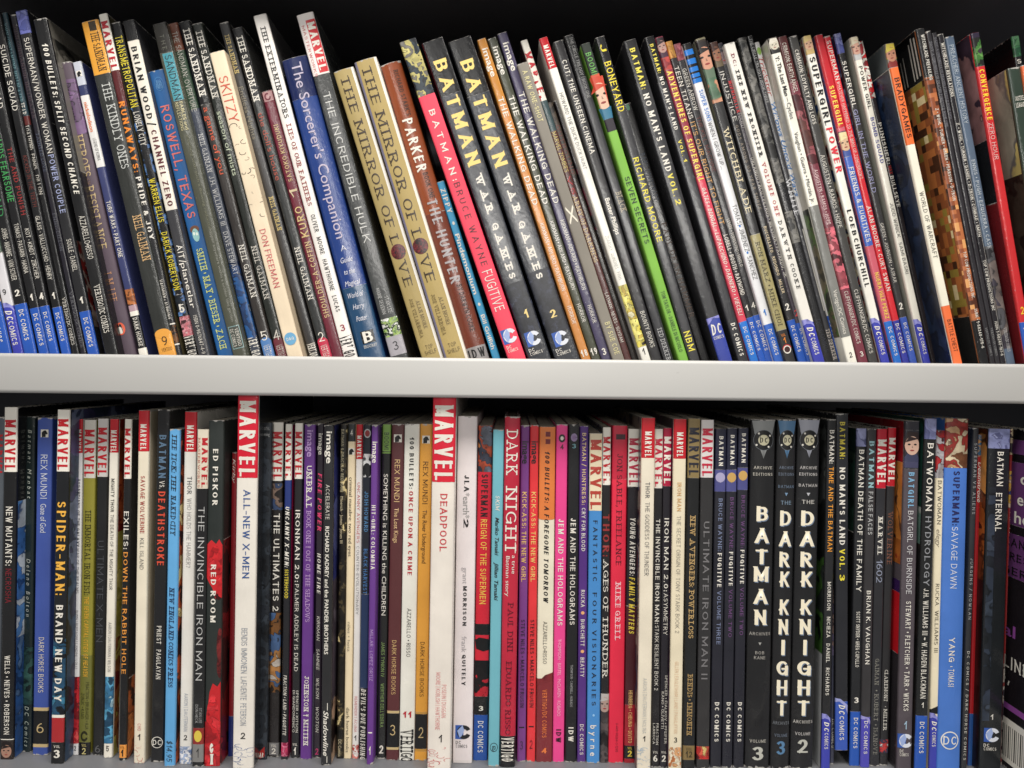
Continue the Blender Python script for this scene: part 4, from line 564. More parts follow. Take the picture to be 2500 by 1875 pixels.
D((482,509,1048), (468,496,1880), (30,30,31), C5, 'black spine with wide silver capitals, yellow-red patch, grey foot label', [b(None,1193,(226,216,196)), t(1068,1190,'MARVEL',(190,30,40),.5,.2,'B'), t(1068,1190,'MASTERWORKS',(190,110,100),.2,-.3,'f'), t(1237,1662,'THE INVINCIBLE IRON MAN',(196,196,194),.56), t(1728,1765,'STAN LEE',(180,180,180),.26,.2), t(1720,1765,'DON HECK',(180,180,180),.26,-.14), b(1777,1817,(140,44,40)), e(1797,.34,14,(226,200,80)), b(1817,1860,(130,128,126)), h(1838,'1','K',22,.22,0,'')], rec=-14)
D((511,545,1026), (496,538,1880), (38,44,42), 'hardcover_book', 'green-black thick spine splashed with red blots, white wide lettering', [p([(-.49,1330),(-.2,1318),(.1,1328),(.3,1316),(.49,1330),(.49,1452),(.3,1440),(.1,1462),(-.1,1436),(-.3,1424),(-.49,1410)],(206,40,46),1), e(1380,.46,48,[(170,30,36),(206,40,46),(220,54,60),(200,40,46)],.06,1), e(1440,.3,24,[(60,16,18),(206,40,46)],.3,1), e(1575,.2,42,[(84,28,30),(120,40,40),(140,44,44)],.42,1), e(1625,.2,30,[(84,28,30),(120,40,40),(140,44,44)],.44,1), p([(-.2,1690),(0,1668),(.3,1676),(.49,1664),(.49,1885),(-.49,1885),(-.49,1790),(-.3,1730)],(200,38,44),1), e(1765,.42,70,[(160,28,34),(206,40,46),(220,54,60),(196,40,46)],.02,1), a(1762,None,[(160,28,34),(206,40,46),(220,54,60),(180,34,40)],60), t(1096,1234,'ED PISKOR','W',.34,0,'B'), t(1378,1520,'RED ROOM','W',.34,-.04,'B'), ring(-.02,1826,.12,12,0,330,.2,'W'), p([(-.12,1840),(.12,1840),(.04,1850),(.1,1866),(-.1,1866),(-.04,1850)],'W'), side('R',None,1320,(30,34,34)), side('R',1320,None,([(20,20,20),(120,26,30),(170,40,44)],20))], rec=-13, rough=.45)
D((566,579,1105), (556,569,1870), (136,26,34), C5, 'red sliver with navy foot between the blotted spine and the big white one', [t(1120,1180,'Kirby',(230,220,210),.5,0,'i'), b(1748,None,(28,46,110))], rec=2)
D((580,632,963), (568,617,1885), (236,230,220), 'hardcover_book', 'big white spine with huge white-on-red head and blue title', [b(None,1167,(214,28,52)), t(977,1163,'MARVEL','W',.78,0,'B'), t(1195,1412,'ALL-NEW X-MEN',(52,88,150),.34,.02,'b'), t(1533,1575,'BENDIS',(130,140,156),.3), t(1582,1643,'IMMONEN',(130,140,156),.3), t(1651,1708,'LAFUENTE',(130,140,156),.3), t(1716,1770,'PETERSON',(130,140,156),.3), h(1795,'2','K',17,.24), LINES(1815,1872,(70,100,160),8,16), side('R',None,None,(34,36,40))], rec=-17, bulge=.0006)
D((636,664,1032), (620,652,1868), (34,36,40), C5, 'near-black spine of murky grey-blue art with small slanted red badge', [a(1032,None,[(22,24,28),(34,38,44),(50,56,64),(40,44,52)],40), h(1046,'BRUTAL',(190,190,190),8,.6), h(1060,'turning',(190,190,190),8,.6), p([(-.2,1838),(.32,1822),(.32,1846),(-.2,1864)],(170,40,36)), h(1843,'AR','W',12,.34,.06,'Bi')], rec=-2)
D((667,692,1031), (655,681,1853), (36,32,32), C5, 'dark spine with rounded white capitals and patches of brown and blue art', [MV(1053,1170), a(1180,1245,[(40,34,34),(120,100,90),(60,76,110),(170,160,150)],60), t(1253,1492,'THE ULTIMATES 2','W',.6,0,'b'), a(1496,1690,[(36,30,26),(120,80,44),(70,96,136),(170,120,70),(190,180,170)],36), b(1813,1843,(120,118,118)), h(1820,'VOL','W',7,.5), h(1833,'2','W',15,.42)], rec=2)
D((697,713,1035), (685,702,1858), (32,32,36), C5, 'slim black spine with white slanted title, navy stretch and magenta edge', [MV(1053,1168,'W','R',.8), b(1172,1243,(40,56,120)), t(1237,1385,'UNCANNY X-MEN:','W',.6,0,'Bi'), t(1390,1460,'SISTERHOOD',(240,220,70),.56,0,'b'), t(1648,1795,'FRACTION • LAND • PAQUETTE','W',.5,0,'bi'), a(1813,1846,[(150,30,70),(226,120,150),(200,60,100)],120), side('R',None,None,(170,30,84))], rec=-2)
D((720,740,1033), (710,730,1855), (34,34,36), C5, 'black spine with square-cut white capitals and two-line credits, white 1', [MV(1053,1165,'W','R',.8), t(1245,1420,'IRONMAN 2.0:','W',.56,0,'b'), t(1426,1638,'PALMER ADDLEY IS DEAD','W',.48), t(1685,1788,'SPENCER • KITSON','W',.28,.2), t(1685,1787,'DI GIANDOMENICO','W',.28,-.2), h(1817,'VOL','W',7,.55), h(1833,'1','W',18,.3,0,'B')], rec=1)
D((743,771,1036), (733,759,1857), (98,52,132), C5, 'purple spine with ornate white title, lavender head word', [t(1050,1115,'image','LV',.44,0,'b'), t(1137,1240,'UMBRAL','W',.5,0,'bf'), t(1246,1518,'BOOK ONE † OUT OF THE SHADOWS',(206,170,220),.4,0,'f'), t(1650,1820,'JOHNSTON † MITTEN','W',.42,0,'bf'), side('R',None,1600,(60,34,84)), side('R',1600,None,(190,190,210))], rec=-1, rough=.4)
D((775,791,1034), (765,782,1855), (46,38,48), C5, 'plum-black spine with hot pink slanted title and pink 2', [t(1058,1110,'image','W',.5,0,'b'), t(1155,1296,'FIRE POWER',(236,70,120),.58,0,'Bi'), t(1350,1450,'HOME FIRE','W',.52,0,'Bi'), t(1504,1564,'KIRKMAN','W',.44,0,'i'), t(1584,1636,'SAMNEE','W',.44,0,'i'), t(1656,1706,'WILSON','W',.44,0,'i'), t(1726,1788,'WOOTON','W',.44,0,'i'), h(1834,'2',(210,60,120),17,.5)], rec=1)
D((791,815,1038), (783,807,1870), (40,40,42), C5, 'black spine with white plain title and a swashed script word at foot', [t(1053,1131,'image','W',.46,.02,'b'), t(1183,1268,'ACCELERATE','W',.4,-.05), t(1285,1597,'RICHARD KADREY and the PANDER BROTHERS','W',.4,-.05,'b'), t(1735,1845,'Shadowline','W',.5,0,'bi'), b(1716,1734,'W',.1,.16), b(1846,1862,'W',.1,.16), side('R',None,1420,([(34,40,90),(60,66,130),(90,96,150)],16)), side('R',1420,1715,([(90,80,90),(120,110,120)],16)), side('R',1715,None,([(226,190,160),(40,30,30),(220,180,150)],16))], rec=-10)
D((831,848,1037), (821,838,1857), (60,54,40), C5, 'slim spine mottled black and cream all over with faint small lettering', [a(None,None,[(28,26,22),(40,36,28),(34,30,24),(80,70,48),(226,206,150)],100), t(1048,1200,'BATMAN & DRACULA: RED RAIN',(226,216,180),.42,-.14), t(1212,1326,'Moench · Jones · Jones III',(220,206,170),.42,-.14), t(1805,1846,'DC Comics',(220,206,170),.46)], rec=1)
D((850,868,1035), (839,857,1857), (238,220,184), C5, 'pale cream spine with thin lowercase black title and dark head numbered 4', [b(None,1078,(44,48,50)), h(1056,'4','W',15,.34), HORSE(1102,18,8), t(1165,1358,'criminal macabre: two red eyes',(60,54,44),.46), t(1518,1590,'niles • hotz',(150,140,116),.4), t(1727,1836,'dark horse books',(100,92,74),.44)], rec=1, rough=.45)
D((870,886,1036), (859,875,1857), (232,228,224), C5, 'narrow white spine with red head, thin red then grey title', [MR(1063,1118,.62,1121), t(1178,1325,'UNCANNY AVENGERS',(190,60,60),.46), t(1333,1500,'COUNTER-EVOLUTIONARY',(120,120,122),.44), t(1700,1787,'REMENDER | ACUÑA',(206,110,110),.42), h(1801,'1','K',13,.36), a(1818,1856,[(196,60,60),(236,226,222),(226,140,130),(170,40,44)],120)], rec=1)
D((887,908,1037), (876,894,1855), (36,40,50), C5, 'black-navy spine with sky blue condensed title and white publisher line', [e(1058,.42,11,(196,196,196)), e(1058,.3,8,(150,40,44),0,3), a(1108,1165,[(34,34,36),(226,226,224),(130,130,134)],50), b(1450,1680,(38,56,92)), t(1200,1298,'JOSH HOWARD',(92,150,200),.5,0,'b'), t(1340,1450,'BLACK HARVEST',(80,130,190),.5,0,'b'), b(1680,None,(30,30,32)), t(1682,1854,"DEVIL'S DUE PUBLISHING",'W',.62,0,'Bi')], rec=1)
D((908,923,1037), (894,911,1868), (104,58,140), C5, 'narrow violet spine with bold white title and white 1', [t(1078,1130,'image','W',.6,0,'b'), t(1233,1390,'HIT-GIRL: COLOMBIA','W',.6,0,'B'), t(1537,1662,'MILLAR · LOPEZ ORTIZ',(200,170,220),.5), b(1787,1790,'W',-.3,.3), h(1832,'1','W',20,.3,0,'B')], rec=-8, rough=.38)
D((923,934,1040), (911,920,1846), (28,28,30), C5, 'black sliver with ghostly grey lettering beside the violet spine', [t(1157,1480,'SOMETHING IS KILLING THE CHILDREN',(58,58,60),.7)], rec=5)
D((934,955,1036), (920,941,1855), (34,34,34), C5, 'black spine with green head block and thin white title, white 2', [b(None,1102,(130,170,84)), t(1056,1098,'BOOM!','K2',.6,0,'b'), b(1104,1107,(130,170,84)), t(1157,1502,'SOMETHING is KILLING the CHILDREN','W',.5), t(1567,1652,'JAMES TYNION IV',(150,180,110),.4), t(1668,1775,"WERTHER DELL'EDERA",(150,180,110),.4), h(1829,'2','W',22,.5,0,'B')], rec=1)
D((957,987,1035), (942,973,1860), (88,44,46), C5, 'maroon spine with tan antique lettering above a black band', [HORSE(1070,30), t(1122,1225,'REX MUNDI',(232,196,140),.44), t(1240,1325,'The Lost Kings',(226,190,140),.36), t(1563,1695,'DARK HORSE BOOKS',(226,190,130),.36), b(1735,1830,'TA'), b(1741,1824,'K',-.5,.4999), h(1782,'3','TA',28,.42,0,'')], rec=-1, rough=.4)
D((988,1025,1035), (974,1011,1860), (234,232,222), C5, 'white spine with black and dark red extended capitals, red 11', [t(1067,1192,'100 BULLETS:','K',.3,0,'B'), t(1199,1404,'ONCE UPON A CRIME',(186,44,56),.3,0,'B'), t(1485,1603,'AZZARELLO • RISSO','K',.28), h(1744,'11',(190,36,52),15,.6,0,'B'), t(1780,1858,'VERTIGO','K',.86,0,'bf')], rec=-1)
D((1026,1056,1035), (1012,1041,1860), (222,158,62), C5, 'golden yellow spine with brown antique lettering above a black band', [HORSE(1073,30), t(1127,1230,'REX MUNDI',(76,46,16),.44), t(1245,1375,'The River Underground',(76,46,16),.36), t(1567,1700,'DARK HORSE BOOKS',(76,46,16),.36), b(1738,1834,(190,140,60)), b(1743,1828,'K',-.5,.4999), h(1788,'2','TA',28,.42,0,'')], rec=-1, rough=.4)
D((1059,1112,970), (1041,1101,1885), (238,230,220), 'hardcover_book', 'tallest white spine with huge white-on-red head and red title', [b(None,1177,(216,34,56)), t(988,1172,'MARVEL','W',.8,0,'B'), t(1205,1345,'DEADPOOL',(206,50,62),.32,.04,'b'), t(1670,1750,'POSEHN | DUGGAN',(220,130,130),.2,.18), t(1640,1780,'MOORE | KOBLISH | HAWTHORNE',(220,130,130),.2,-.08), h(1801,'1','K',18,.16,.06), LINES(1818,1874,(206,70,76),12,16)], rec=-17, bulge=.0012)
D((1118,1166,1016), (1105,1152,1865), (232,222,222), 'hardcover_book', 'wide pale pinkish white spine with small black and grey title', [t(1160,1200,'JLA','K',.26,0,'B'), t(1203,1265,'*earth*','G',.34), t(1266,1288,'2','K',.28,0,'B'), t(1385,1425,'grant',(176,170,172),.26,0), t(1430,1528,'MORRISON','K',.2,0,'B'), t(1553,1592,'frank',(176,170,172),.26,0), t(1598,1673,'QUITELY','K',.2,0,'B'), SW(1787,47,'K2'), b(1856,None,(222,214,212))], rec=-4, rough=.35)
D((1168,1203,1039), (1155,1189,1859), (214,36,56), C5, 'red spine with picture head, yellow title, black splatter and blue foot', [a(1039,1152,[(30,30,36),(120,124,140),(190,80,50),(60,64,80),(220,140,80)],56), t(1158,1262,'SUPERMAN','K',.5,0,'B'), t(1268,1475,'REIGN OF THE SUPERMEN',(250,200,90),.46,0,'b'), b(1523,1550,'K'), p([(-.5,1562),(-.2,1556),(.5,1560),(.5,1586),(.1,1590),(-.4,1584)],'K'), a(1612,1700,[(24,22,24),(30,26,28),(206,40,56),(196,36,50)],36), b(1700,None,'K'), h(1729,'3','W',13,.34,0,'B'), DC(1745,1760,1836,(34,80,160))], rec=0)
D((1205,1230,1049), (1191,1219,1869), (112,180,194), C5, 'flat teal blue spine with dark italic names and round emblem', [t(1210,1247,'SKIM','W',.4,0,'bi'), t(1263,1356,'Mariko Tamaki','K2',.36,0,'bi'), t(1372,1466,'Jillian Tamaki','K2',.36,0,'bi'), e(1824,.36,11,'K2'), e(1824,.31,9.5,(112,180,194),0,3), h(1824,'go','K2',11,.34,0,'b')], rec=-9, rough=.5, mott=.06)
D((1232,1271,1017), (1220,1257,1870), (190,38,62), 'hardcover_book', 'crimson hardcover with tall white serif-like capitals filling its upper half', [t(1048,1160,'DARK','W',.72,0,'f'), t(1186,1350,'NIGHT','W',.72,0,'f'), t(1355,1400,'a true','W',.24,.22), t(1357,1455,'Batman story','W',.24,-.16), t(1470,1590,'PAUL DINI',(92,18,36),.36,.06,'f'), t(1613,1792,'EDUARDO RISSO',(92,18,36),.36,-.0,'f'), b(1796,1858,'K'), t(1799,1857,'VERTIGO','W',.82,0,'B'), b(1858,None,'K')], hard=True, rec=-9, rough=.24)
KA = 'KICK-ASS: THE NEW GIRL'
D((1272,1293,1038), (1262,1283,1860), (126,66,140), C5, 'purple spine with black and yellow capitals and a thin black 3', [t(1077,1132,'image','K',.6,0,'B'), t(1200,1420,KA,(246,206,120),.54,0,'b'), t(1513,1727,'STEVE NILES • MARCELO FRUSIN','K',.48,0,'b'), b(1774,1777,'K',-.3,.3), h(1819,'3',(40,24,50),22,.36,0,'')], rec=-1)
D((1295,1315,1038), (1285,1307,1860), (226,56,62), C5, 'scarlet spine with black and yellow capitals and a thin black 2', [t(1077,1132,'image','K',.6,0,'B'), t(1200,1420,KA,(246,206,120),.54,0,'b'), t(1513,1727,'STEVE NILES • MARCELO FRUSIN','K',.48,0,'b'), b(1772,1775,'K',-.3,.3), h(1817,'2',(70,16,24),22,.36,0,'')], rec=-1)
D((1318,1356,1042), (1308,1348,1860), (236,228,206), C5, 'spine of orange head, cream middle and brick red foot with black slanted title', [b(None,1266,(226,128,66)), b(1054,1066,(120,44,48),-.12,.18), b(1072,1084,(120,44,48),-.12,.18), t(1102,1472,'100 BULLETS: A FOREGONE TOMORROW','K',.3,0,'Bi'), t(1517,1620,'AZZARELLO•RISSO','K',.26,-.02), b(1656,None,(128,44,50)), p([(-.5,1668),(-.3,1660),(0,1648),(.5,1641),(.5,1660),(-.5,1672)],(128,44,50)), t(1683,1800,'VERTIGO/DC COMICS',(240,130,70),.3,0,'b'), h(1832,'4',(240,130,70),13,.36,0,'B'), e(1266,.5,3,(226,128,66))], rec=-1)
JH = 'JEM AND THE HOLOGRAMS'
D((1359,1386,1036), (1349,1377,1860), (236,72,146), C5, 'bright pink spine with white title and black star', [ring(0,1070,.3,10,0,350,.5,'K'), e(1070,.14,5,'W'), h(1091,'4','K',12,.34), t(1267,1304,'JEM','W',.5,0,'B'), t(1312,1527,'AND THE HOLOGRAMS','W',.48,0,'b'), t(1560,1748,'THOMPSON · BARTEL · McCLAREN · ROBADO',(250,180,210),.3), t(1780,1812,'IDW','K',.46,0,'B')], rec=-1, mott=.06)
D((1389,1415,1036), (1379,1407,1860), (30,30,32), C5, 'black spine with white title and violet star', [ring(0,1068,.3,10,0,350,.5,(150,130,170)), e(1068,.14,5,(140,110,160)), h(1089,'3',(120,170,180),12,.34), t(1265,1302,'JEM','W',.5,0,'B'), t(1310,1525,'AND THE HOLOGRAMS','W',.48,0,'b'), t(1623,1725,'THOMPSON · CAMPBELL · ROBADO',(190,190,190),.22), t(1775,1810,'IDW','W',.46,0,'B')], rec=-1)
D((1416,1437,1040), (1409,1430,1861), (84,48,126), C5, 'deep purple spine with small yellow then white capitals and orange diamonds', [t(1057,1232,'BATMAN / HUNTRESS:',(236,206,150),.46,0,'b'), t(1240,1345,'CRY FOR BLOOD','W',.46,0,'b'), t(1440,1482,'RUCKA','W',.46,0,'b'), t(1512,1577,'BURCHETT','W',.46,0,'b'), t(1605,1652,'BEATTY','W',.46,0,'b'), e(1496,.2,4,(240,180,120)), e(1590,.2,4,(240,180,120)), t(1768,1842,'DC COMICS','W',.46,0,'b')], rec=-1)
D((1440,1471,1058), (1432,1464,1863), (72,140,206), C5, 'blue spine with spaced black capitals below cream head label', [MV(1072,1243,(236,222,190),(184,64,52),.84), t(1270,1418,'FANTASTIC','K2',.34,0,'bs'), t(1446,1522,'FOUR','K2',.34,0,'bs'), t(1538,1722,'VISIONARIES','K2',.34,0,'bs'), e(1746,.09,3,(150,200,240)), t(1770,1845,'byrne','W',.46,0,'bs')], rec=-2, mott=.08)
D((1472,1492,1043), (1465,1485,1860), (34,32,34), C5, 'black spine with dull red first word and spaced white title', [MV(1065,1180,'W','R',.84), t(1255,1358,'THOR:',(150,50,50),.8,0,'B'), t(1365,1655,'AGES OF THUNDER','W',.62,0,'f'), a(1750,None,[(34,30,30),(70,64,64),(90,80,80),(50,44,46)],50), FACE(1690,1752,(176,150,140),(190,184,180),(60,54,56),(34,30,32),0,20)], rec=-1)
D((1496,1532,1039), (1485,1522,1861), (226,44,72), C5, 'broad red spine with dark serif-like title and pinkish white name', [b(None,1170,(196,34,62)), b(1060,1073,(60,24,34),-.26,.36), t(1108,1380,'JON SABLE, FREELANCE',(84,18,34),.36,0,'f'), t(1420,1563,'MIKE GRELL',(250,200,206),.36,0,'bf'), t(1765,1835,'0-449-90264-3-1295',(90,20,36),.18,.04)], rec=-1, rough=.32)
D((1535,1561,1047), (1523,1551,1861), (72,26,34), C5, 'maroon-black spine with slanted white and yellow capitals, yellow 2', [MV(1069,1184,'W',(186,40,70),.82), b(1188,1480,(32,28,34)), t(1265,1405,'YOUNG AVENGERS:','W',.5,0,'Bi'), t(1409,1547,'FAMILY MATTERS',(240,216,80),.52,0,'Bi'), b(1720,None,(160,30,44)), t(1685,1813,'HEINBERG • CHEUNG • DIVITO',(250,206,130),.36,0,'b'), b(1820,1852,'K'), h(1826,'VOL',(240,216,80),6,.4), h(1839,'2',(240,216,80),16,.4,0,'B')], rec=-1)
D((1568,1599,1020), (1554,1589,1876), (236,226,206), C5, 'cream spine with red head, grey title and faint blue sketch foot', [MR(1053,1115,.5,1118), t(1177,1216,'THOR','G2',.34,0,'b'), t(1226,1405,'THE GODDESS OF THUNDER','G2',.34), t(1655,1790,'AARON | DAUTERMAN | MOLINA',(186,190,190),.3), h(1803,'1','K',13,.24), LINES(1820,1874,(150,180,206),21,14), side('L',None,None,([(90,30,36),(60,70,100),(150,140,130),(40,40,60)],24))], rec=-14)
D((1599,1619,1047), (1589,1610,1868), (34,32,35), C5, 'black spine with squarish white title, white head label and white 6', [MV(1070,1188,'W',(200,36,66),.84), t(1267,1522,'THE INVINCIBLE IRON MAN:','W',.5,0,'b'), t(1527,1685,'STARK RESILIENT BOOK 2','W',.46), t(1765,1818,'FRACTION','W',.28,.2), t(1765,1816,'LARROCA','W',.28,-.2), h(1836,'VOL','W',6,.6), h(1851,'6','W',17,.5,0,'B')], rec=-8)
D((1620,1641,1045), (1610,1630,1868), (36,33,40), C5, 'black spine with crimson head, squarish white title and two-line credits', [b(None,1187,(180,30,66)), t(1065,1180,'MARVEL','W',.8,0,'B'), t(1265,1443,'IRON MAN 2.0:','W',.54,0,'b'), t(1448,1550,'ASYMMETRY','W',.5), t(1648,1815,'SPENCER • FIALKOV • PFEIFER','W',.3,.18), t(1688,1778,'KANO • OLIVETTI','W',.3,-.2), h(1836,'VOL','W',6,.6), h(1851,'2','W',17,.5,0,'B')], rec=-8)
D((1646,1676,1023), (1632,1664,1876), (236,224,196), C5, 'ivory spine with red head, pale orange words and orange sketch foot', [MR(1055,1115,.5,1120), t(1178,1248,'IRON MAN',(216,170,110),.34,0,'b'), t(1259,1545,'THE SECRET ORIGIN OF TONY STARK BOOK 2',(150,146,136),.34), t(1615,1790,'GILLEN | EAGLESHAM | LAND | PAGULAYAN',(222,186,150),.3), h(1806,'3','K',14,.26), a(1824,1872,[(196,120,70),(238,226,200),(226,170,120),(238,228,206)],110), side('L',None,None,([(50,36,48),(96,60,90),(120,100,120)],24))], rec=-13)
D((1681,1710,1022), (1666,1696,1872), (30,31,32), C5, 'black spine with khaki head and foot label and tan bold lettering', [b(None,1167,(142,122,80)), t(1043,1160,'MARVEL',(34,34,48),.82,0,'B'), t(1258,1558,'NEW AVENGERS: POWERLOSS',(196,164,110),.44,0,'bf'), t(1645,1795,'BENDIS • IMMONEN',(180,150,100),.42,0,'bf'), b(1820,1855,(134,112,70)), h(1828,'VOL',(60,50,30),7,.5), h(1841,'12',(40,34,24),16,.56,0,'b')], rec=-10)
D((1713,1743,1025), (1699,1732,1870), (50,49,50), C5, 'charcoal spine with big grey title, white head and red picture at foot', [MV(1045,1162,(222,216,214),(196,36,64),.8), t(1273,1658,'ULTIMATE IRON MAN II',(124,122,124),.48,.02,'b'), a(1822,1853,[(80,20,24),(190,50,46),(206,90,70),(216,190,120)],90)], rec=-9)
def BF(top, bot, label, ink, vol, n0, n1, box0, box1, hexc, v1):
    D(top, bot, (34,34,44), C5, label, [b(None,box0 - 1,(30,32,54)), t(n0,n1,'BATMAN','W',.38,.03,'B'), b(box0,box1,(78,80,138)), e((box0+box1)/2-8,.42,12,hexc), p([(-.36,box0+18),(.36,box0+18),(0,box0+32)],hexc,3), t(n1+79,n1+207,'BRUCE WAYNE:',ink,.36,.05,'b'), t(n1+212,n1+295,'FUGITIVE','W',.38,.05,'B'), t(n1+304,v1,vol,ink,.36,.06,'b'), t(1714,1810,'DC COMICS','W',.4,.03,'B')], rec=-7, rough=.26, mott=.3)
BF((1747,1774,1047), (1733,1761,1864), 'blue-black spine with blue-grey words and pale lilac hexagon', (128,138,170), 'VOLUME THREE', 1065, 1138, 1147, 1200, (176,170,206), 1573)
BF((1776,1800,1045), (1762,1789,1866), 'blue-black spine with violet words and gold hexagon, beside the lilac hexagon one', (112,76,124), 'VOLUME TWO', 1062, 1135, 1147, 1200, (206,166,96), 1555)
BF((1803,1828,1045), (1790,1816,1868), 'blue-black spine with violet words and gold hexagon, touching the thick black volumes', (112,76,124), 'VOLUME TWO', 1058, 1130, 1142, 1196, (206,166,96), 1550)
def ARCH(top, bot, label, cone, soft, words, vol, vrow, extra):
    (xl, xr, yt) = top
    its = [p([(-.46,yt+3),(.46,yt+3),(.36,yt+34),(0,yt+95),(-.36,yt+34)],cone,1), e(1074,.4,25,(120,124,130),0,2), e(1074,.385,24,'K',0,3), e(1074,.22,13,(206,200,170),0,3), h(1074,'DC','K',13,.3,0,'B'),
           e(1058,.04,2.4,'W',-.2,3), e(1063,.04,2.4,'W',.25,3), e(1086,.04,2.4,'W',-.28,3), e(1090,.04,2.4,'W',.2,3),
           h(1141,'ARCHIVE',soft,7.5,.74,0,'b'), h(1157,'EDITIONS',soft,7.5,.78,0,'b')]
    for row, ch, ww in words:
        its += [h(row + 2.5, ch, (120,136,160), 37, ww, .035, 'Bz'), h(row, ch, (250,240,214), 37, ww, 0, 'B')]
    D(top, bot, (28,28,30), 'hardcover_book', label, its + extra + [h(vrow - 30,'VOLUME',soft,8,.66,0,'b'), h(vrow, vol, cone if cone[2] > 150 and cone[0] < 140 else (196,196,186), 36, .46, 0, 'B')], rec=-6, rough=.24, bulge=.0022)
ARCH((1833,1894,1024), (1817,1877,1880), 'thick black spine with silver cone emblem and six stacked cream letters', (150,152,152), (190,186,176), [(1253,'B',.46),(1306,'A',.6),(1357,'T',.48),(1400,'M',.66),(1454,'A',.6),(1505,'N',.56)], '3', 1836, [h(1545,'ARCHIVES',(170,166,160),8,.84), p([(-.06,1566),(.06,1566),(0,1573)],(170,170,166)), h(1591,'BOB',(170,166,160),8,.36), h(1603,'KANE',(170,166,160),8,.46)])
DKW = [(1264,'D',.56),(1314,'A',.66),(1364,'R',.54),(1412,'K',.54),(1480,'K',.54),(1528,'N',.58),(1578,'I',.2),(1628,'G',.6),(1676,'H',.56),(1725,'T',.5)]
ARCH((1897,1945,1024), (1880,1926,1863), 'black volume with blue cone emblem, stacked cream letters and blue 3', (92,132,170), (110,120,136), DKW, '3', 1822, [h(1187,'BATMAN',(100,116,136),7.5,.8), p([(-.08,1202),(.08,1202),(0,1210)],(120,150,180)), h(1226,'THE',(120,140,160),10,.54), h(1762,'ARCHIVES',(120,124,130),8,.84)])
ARCH((1947,2003,1022), (1928,1984,1861), 'black volume with lilac-silver cone emblem, stacked cream letters and silver 2', (168,170,182), (196,192,190), DKW, '2', 1818, [h(1184,'BATMAN',(190,186,184),7.5,.8), p([(-.08,1202),(.08,1202),(0,1210)],(190,190,196)), h(1224,'THE',(200,196,190),10,.54), h(1759,'ARCHIVES',(196,192,186),8,.84)])
D((2022,2041,1024), (2004,2028,1860), (34,34,36), C5, 'black spine with white and orange condensed capitals, grey art cover, swooshed blue foot', [t(1050,1131,'BATMAN:','W',.54,0,'b'), t(1140,1347,'TIME AND THE BATMAN',(246,166,60),.54,0,'b'), t(1420,1490,'MORRISON','W',.42,0,'b'), t(1505,1556,'NICIEZA','W',.42,0,'b'), t(1571,1617,'DANIEL','W',.42,0,'b'), t(1630,1697,'RICHARDS','W',.42,0,'b'), DCO(1744,1828), side('L',None,1320,([(26,28,28),(60,62,62),(90,94,92)],26)), side('L',1320,1600,([(24,28,26),(70,110,50),(50,56,54)],26)), side('L',1600,None,(176,178,180))], rec=-8)
D((2041,2052,1047), (2028,2035,1856), (70,72,90), C5, 'very thin spine, teal above and lilac art below, squeezed between black ones', [b(None,1240,(40,100,116)), t(1083,1195,'BATMAN FOREVER',(150,190,190),.5), a(1300,1600,[(50,50,76),(120,110,140),(180,150,140)],50), t(1340,1390,'O\'NEIL','W',.5), t(1405,1540,'DUTKIEWICZ · HANNA','W',.5), t(1755,1825,'DC COMICS','W',.6)], rec=0)
D((2043,2070,1010), (2037,2072,1825), (36,37,42), C5, 'black spine sitting higher than its neighbours, yellow capitals and 3, large swooshed blue foot', [t(1030,1120,'BATMAN:',(206,190,70),.42,0,'B'), t(1140,1330,"NO MAN'S LAND",'W',.44,0,'B'), t(1340,1390,'VOL.',(240,224,70),.42,0,'B'), t(1402,1418,'3',(240,224,70),.44,0,'B'), b(1712,None,(56,88,180)), p([(-.5,1704),(-.1,1706),(.5,1722),(.5,1745),(.2,1722),(-.2,1712),(-.5,1714)],(160,166,220)), t(1720,1744,'DC','W',.5,0,'Bi'), t(1748,1806,'COMICS','W',.38,0,'b')], rec=-4, lift=.0128)
D((2092,2117,1046), (2074,2100,1853), (34,35,38), C5, 'dark spine with lavender head, white capitals and white 3, blue foot', [a(1046,1090,[(100,104,150),(140,144,186),(156,160,200)],40), t(1098,1444,'BATMAN DEATH OF THE FAMILY','W',.5,0,'b'), t(1493,1628,'SCOTT SNYDER • GREG CAPULLO','W',.38,0,'b'), h(1709,'3','W',15,.44,0,'B'), DC(1737,1752,1826), side('L',None,1300,([(20,34,30),(34,60,50),(60,76,64)],20)), side('L',1300,None,(26,26,26))], rec=-2)
D((2118,2140,1047), (2100,2124,1857), (52,50,52), C5, 'charcoal spine with pale teal first word and violet-blue foot', [t(1077,1192,'BATMAN',(150,190,196),.54,0,'B'), t(1200,1305,'FALSE FACES',(190,190,190),.5,0,'b'), t(1442,1622,'BRIAN K. VAUGHAN','W',.46,0,'b'), b(1750,None,(76,72,176)), p([(-.5,1747),(.3,1752),(.5,1762),(.5,1770),(0,1756),(-.5,1756)],(160,156,220)), t(1760,1840,'DC COMICS','W',.42,0,'b'), side('L',None,None,([(30,26,28),(110,34,34),(60,30,30)],20))], rec=-4)
D((2141,2168,1047), (2124,2147,1852), (42,42,46), C5, 'black spine with broad red head and white lettered date', [b(None,1192,(190,24,46)), t(1072,1183,'MARVEL','W',.84,0,'B'), t(1260,1355,'MARVEL','W',.44,0,'f'), t(1366,1422,'1602',(150,156,176),.6,0,'f'), t(1608,1672,'GAIMAN',(140,138,130),.4,0,'f'), t(1684,1760,'• KUBERT',(140,138,130),.4,0,'f'), t(1768,1842,'• ISANOVE',(140,138,130),.4,0,'f')], rec=-2, mott=.3)
